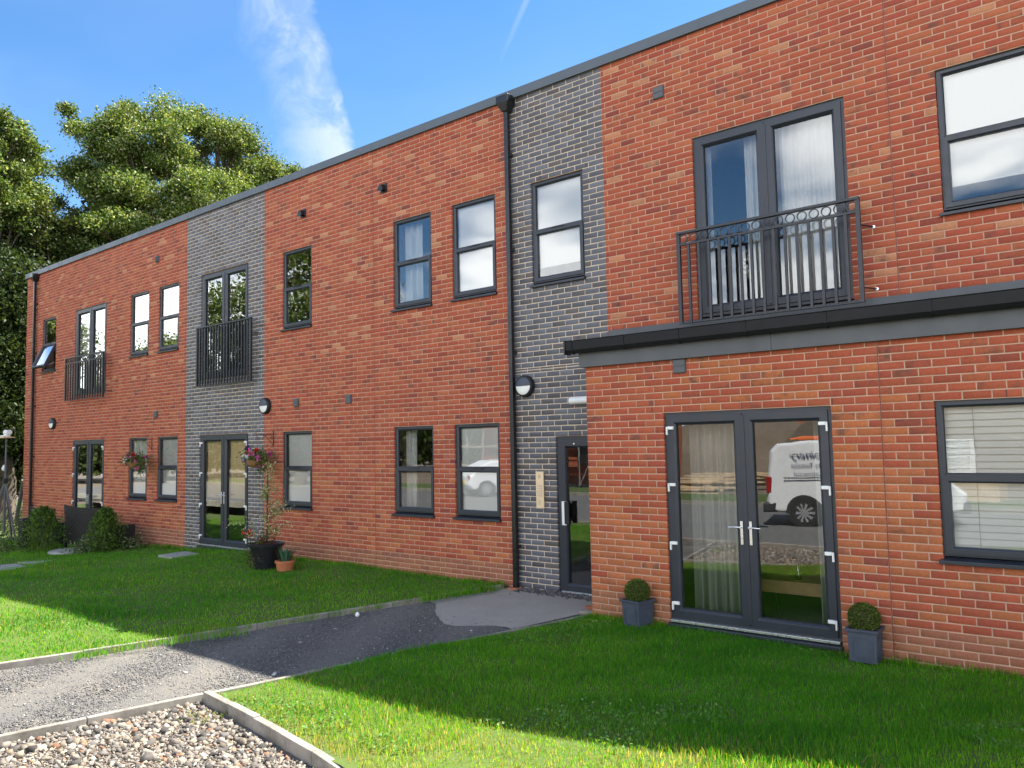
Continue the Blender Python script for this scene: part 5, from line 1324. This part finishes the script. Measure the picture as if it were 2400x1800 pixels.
# board stack, timber, spoil heap, distant flats
bx, by = mir_d(9.4, 30)
B0 = tag(empty('insulation_stack', (bx, by, .75)), 'white stack of insulation boards reflected in the right window', 'board stack'); B0.rotation_euler.z = math.radians(-8)
for i in range(7):
    MB().box(-.65, .65, -.6, .6, i*.165, i*.165+.155).build('board', 'board', B0, .01)
    text_obj('EcoTherm', .15, 'ink', B0, (.52, .605, i*.165+.025), R_txt, .1)
tag(MB().box(-1.3, 1.3, -.8, .8, -.9, -.01).build('pallet_base', 'timber', None, .02, (bx, by, .75)), 'timber pallets carrying the stack of insulation boards', 'pallets')
for k, (az, ds) in enumerate(((26, 34), (29, 33), (23, 38))):
    x, y = mir_d(az, ds); T0 = tag(empty('timber_pile', (x, y, -.2)), ['pile of planks on the building site, middle of three', 'pile of planks on the building site nearest the brick house', 'pile of planks on the building site farthest away'][k], 'timber')
    for i in range(9):
        o = MB().box(-1.8, 1.8, -.12, .12, 0, .06).build('plank', 'timber', T0, .005, (random.uniform(-.3, .3), random.uniform(-.7, .7), .05 + .075*i)); o.rotation_euler.z = random.uniform(-.25, .25)
x, y = mir_d(22.5, 62); n = 14; mb = MB(); vs_ = []
for j in range(n+1):
    for i in range(n+1):
        s_, t_ = -1+2*i/n, -1+2*j/n; r2 = max(0, 1 - s_*s_ - t_*t_); vs_.append((s_*11, t_*7, 3.4*r2**.8 + (.35*random.random() if r2 > 0 else -.3)))
mb.add(vs_, [(j*(n+1)+i, j*(n+1)+i+1, (j+1)*(n+1)+i+1, (j+1)*(n+1)+i) for j in range(n) for i in range(n)])
hp = mb.build('spoil_heap', 'dirt', None, 0, (x, y, -.2)); tag(hp, 'brown heap of earth beyond the planks on the building site', 'earth heap')
x, y = mir_d(7.5, 52); hp2 = hp.copy(); col.objects.link(hp2); hp2.location = (x, y, -.2); hp2.scale = (1.3, 1.0, 1.9); hp2.rotation_euler.z = .4
tag(hp2, 'taller brown heap of earth behind the stack of insulation boards', 'earth heap')
x, y = mir_d(19.8, 150); A0 = tag(empty('distant_flats', (x, y, -.2)), 'distant red brick flats with white windows beyond the building site', 'building')
MB().box(-16, 16, -5, 5, 0, 10.5).build('wall', 'terracotta', A0)
for i in range(9):
    for j in range(3): MB().box(-14.6+i*3.4, -13.0+i*3.4, 5.01, 5.12, 1.6+j*3.2, 3.3+j*3.2).build('window', 'white', A0)
MB().box(-16.3, 16.3, -5.3, 5.3, 10.5, 11).build('roof', 'tile', A0)

# rough ground and undergrowth past the left end; added far wood that darkens the window reflections
grid_sheet('rough_ground', [[(x_, y_, -.52 - .02*math.sin(x_*1.3 + y_*.7)) for x_ in np.linspace(-42, -20.6, 12)] for y_ in np.linspace(-8, 26, 14)], 'verge')
n = 9000; P = np.column_stack([rng.uniform(-31, -21.5, n), rng.uniform(-1.5, 9, n), np.abs(rng.normal(0, .28, n)) - .5])
P = P[noise2(P[:, 0], P[:, 1], 1.1, 31) > -.1]
stuff(link('undergrowth', leaf_mesh('undergrowth', P, .12, pick([(.05,.085,.02),(.085,.13,.03),(.03,.05,.014)], [3,2,3], len(P)), 'leaf', .3, .5)), 'rough green undergrowth past the left end of the building', 'undergrowth')
n = 60000; az = np.radians(rng.uniform(30, 84, n)); ds = rng.uniform(88, 104, n)
hgt = 5.0 + 1.8*np.sin(az*19) + 1.2*np.sin(az*47 + 1)
P = np.column_stack([CAM.x - ds*np.sin(az), -CAM.y - ds*np.cos(az), -.3 + hgt*rng.random(n)**.8])
stuff(link('added_far_wood', leaf_mesh('added_far_wood', P, .55, pick([(.045,.07,.02),(.08,.105,.03),(.03,.045,.015)], [3,2,3], n), 'leaf', .3, .7)), 'added far belt of trees beyond the building site, darkening the window reflections', 'wood')

# clover, plantain and daisies in the lawns
def weeds_in(f, bb, n, lab):
    P2 = rand_in(n, f, bb); P2 = P2[noise2(P2[:, 0], P2[:, 1], 1.7, 41) + .5*noise2(P2[:, 0], P2[:, 1], 6, 42) > .75]
    z = lawn_z(P2[:, 0], P2[:, 1]) + rng.uniform(.012, .045, len(P2))
    return stuff(link('clover', leaf_mesh('clover', np.column_stack([P2, z]), .024, pick([(.075,.19,.03),(.11,.24,.05),(.19,.26,.07)], [3,3,1], len(P2)), 'leaf', 2.5, .9)), lab, 'clover')
weeds_in(in_right, (-1.0, 5.5, -6.2, -1.1), 26000, 'low clover and broad weeds in the lawn beside the block')
weeds_in(in_left, (-12, -2.2, -6.8, -.2), 26000, 'low clover and broad weeds in the lawn left of the path')
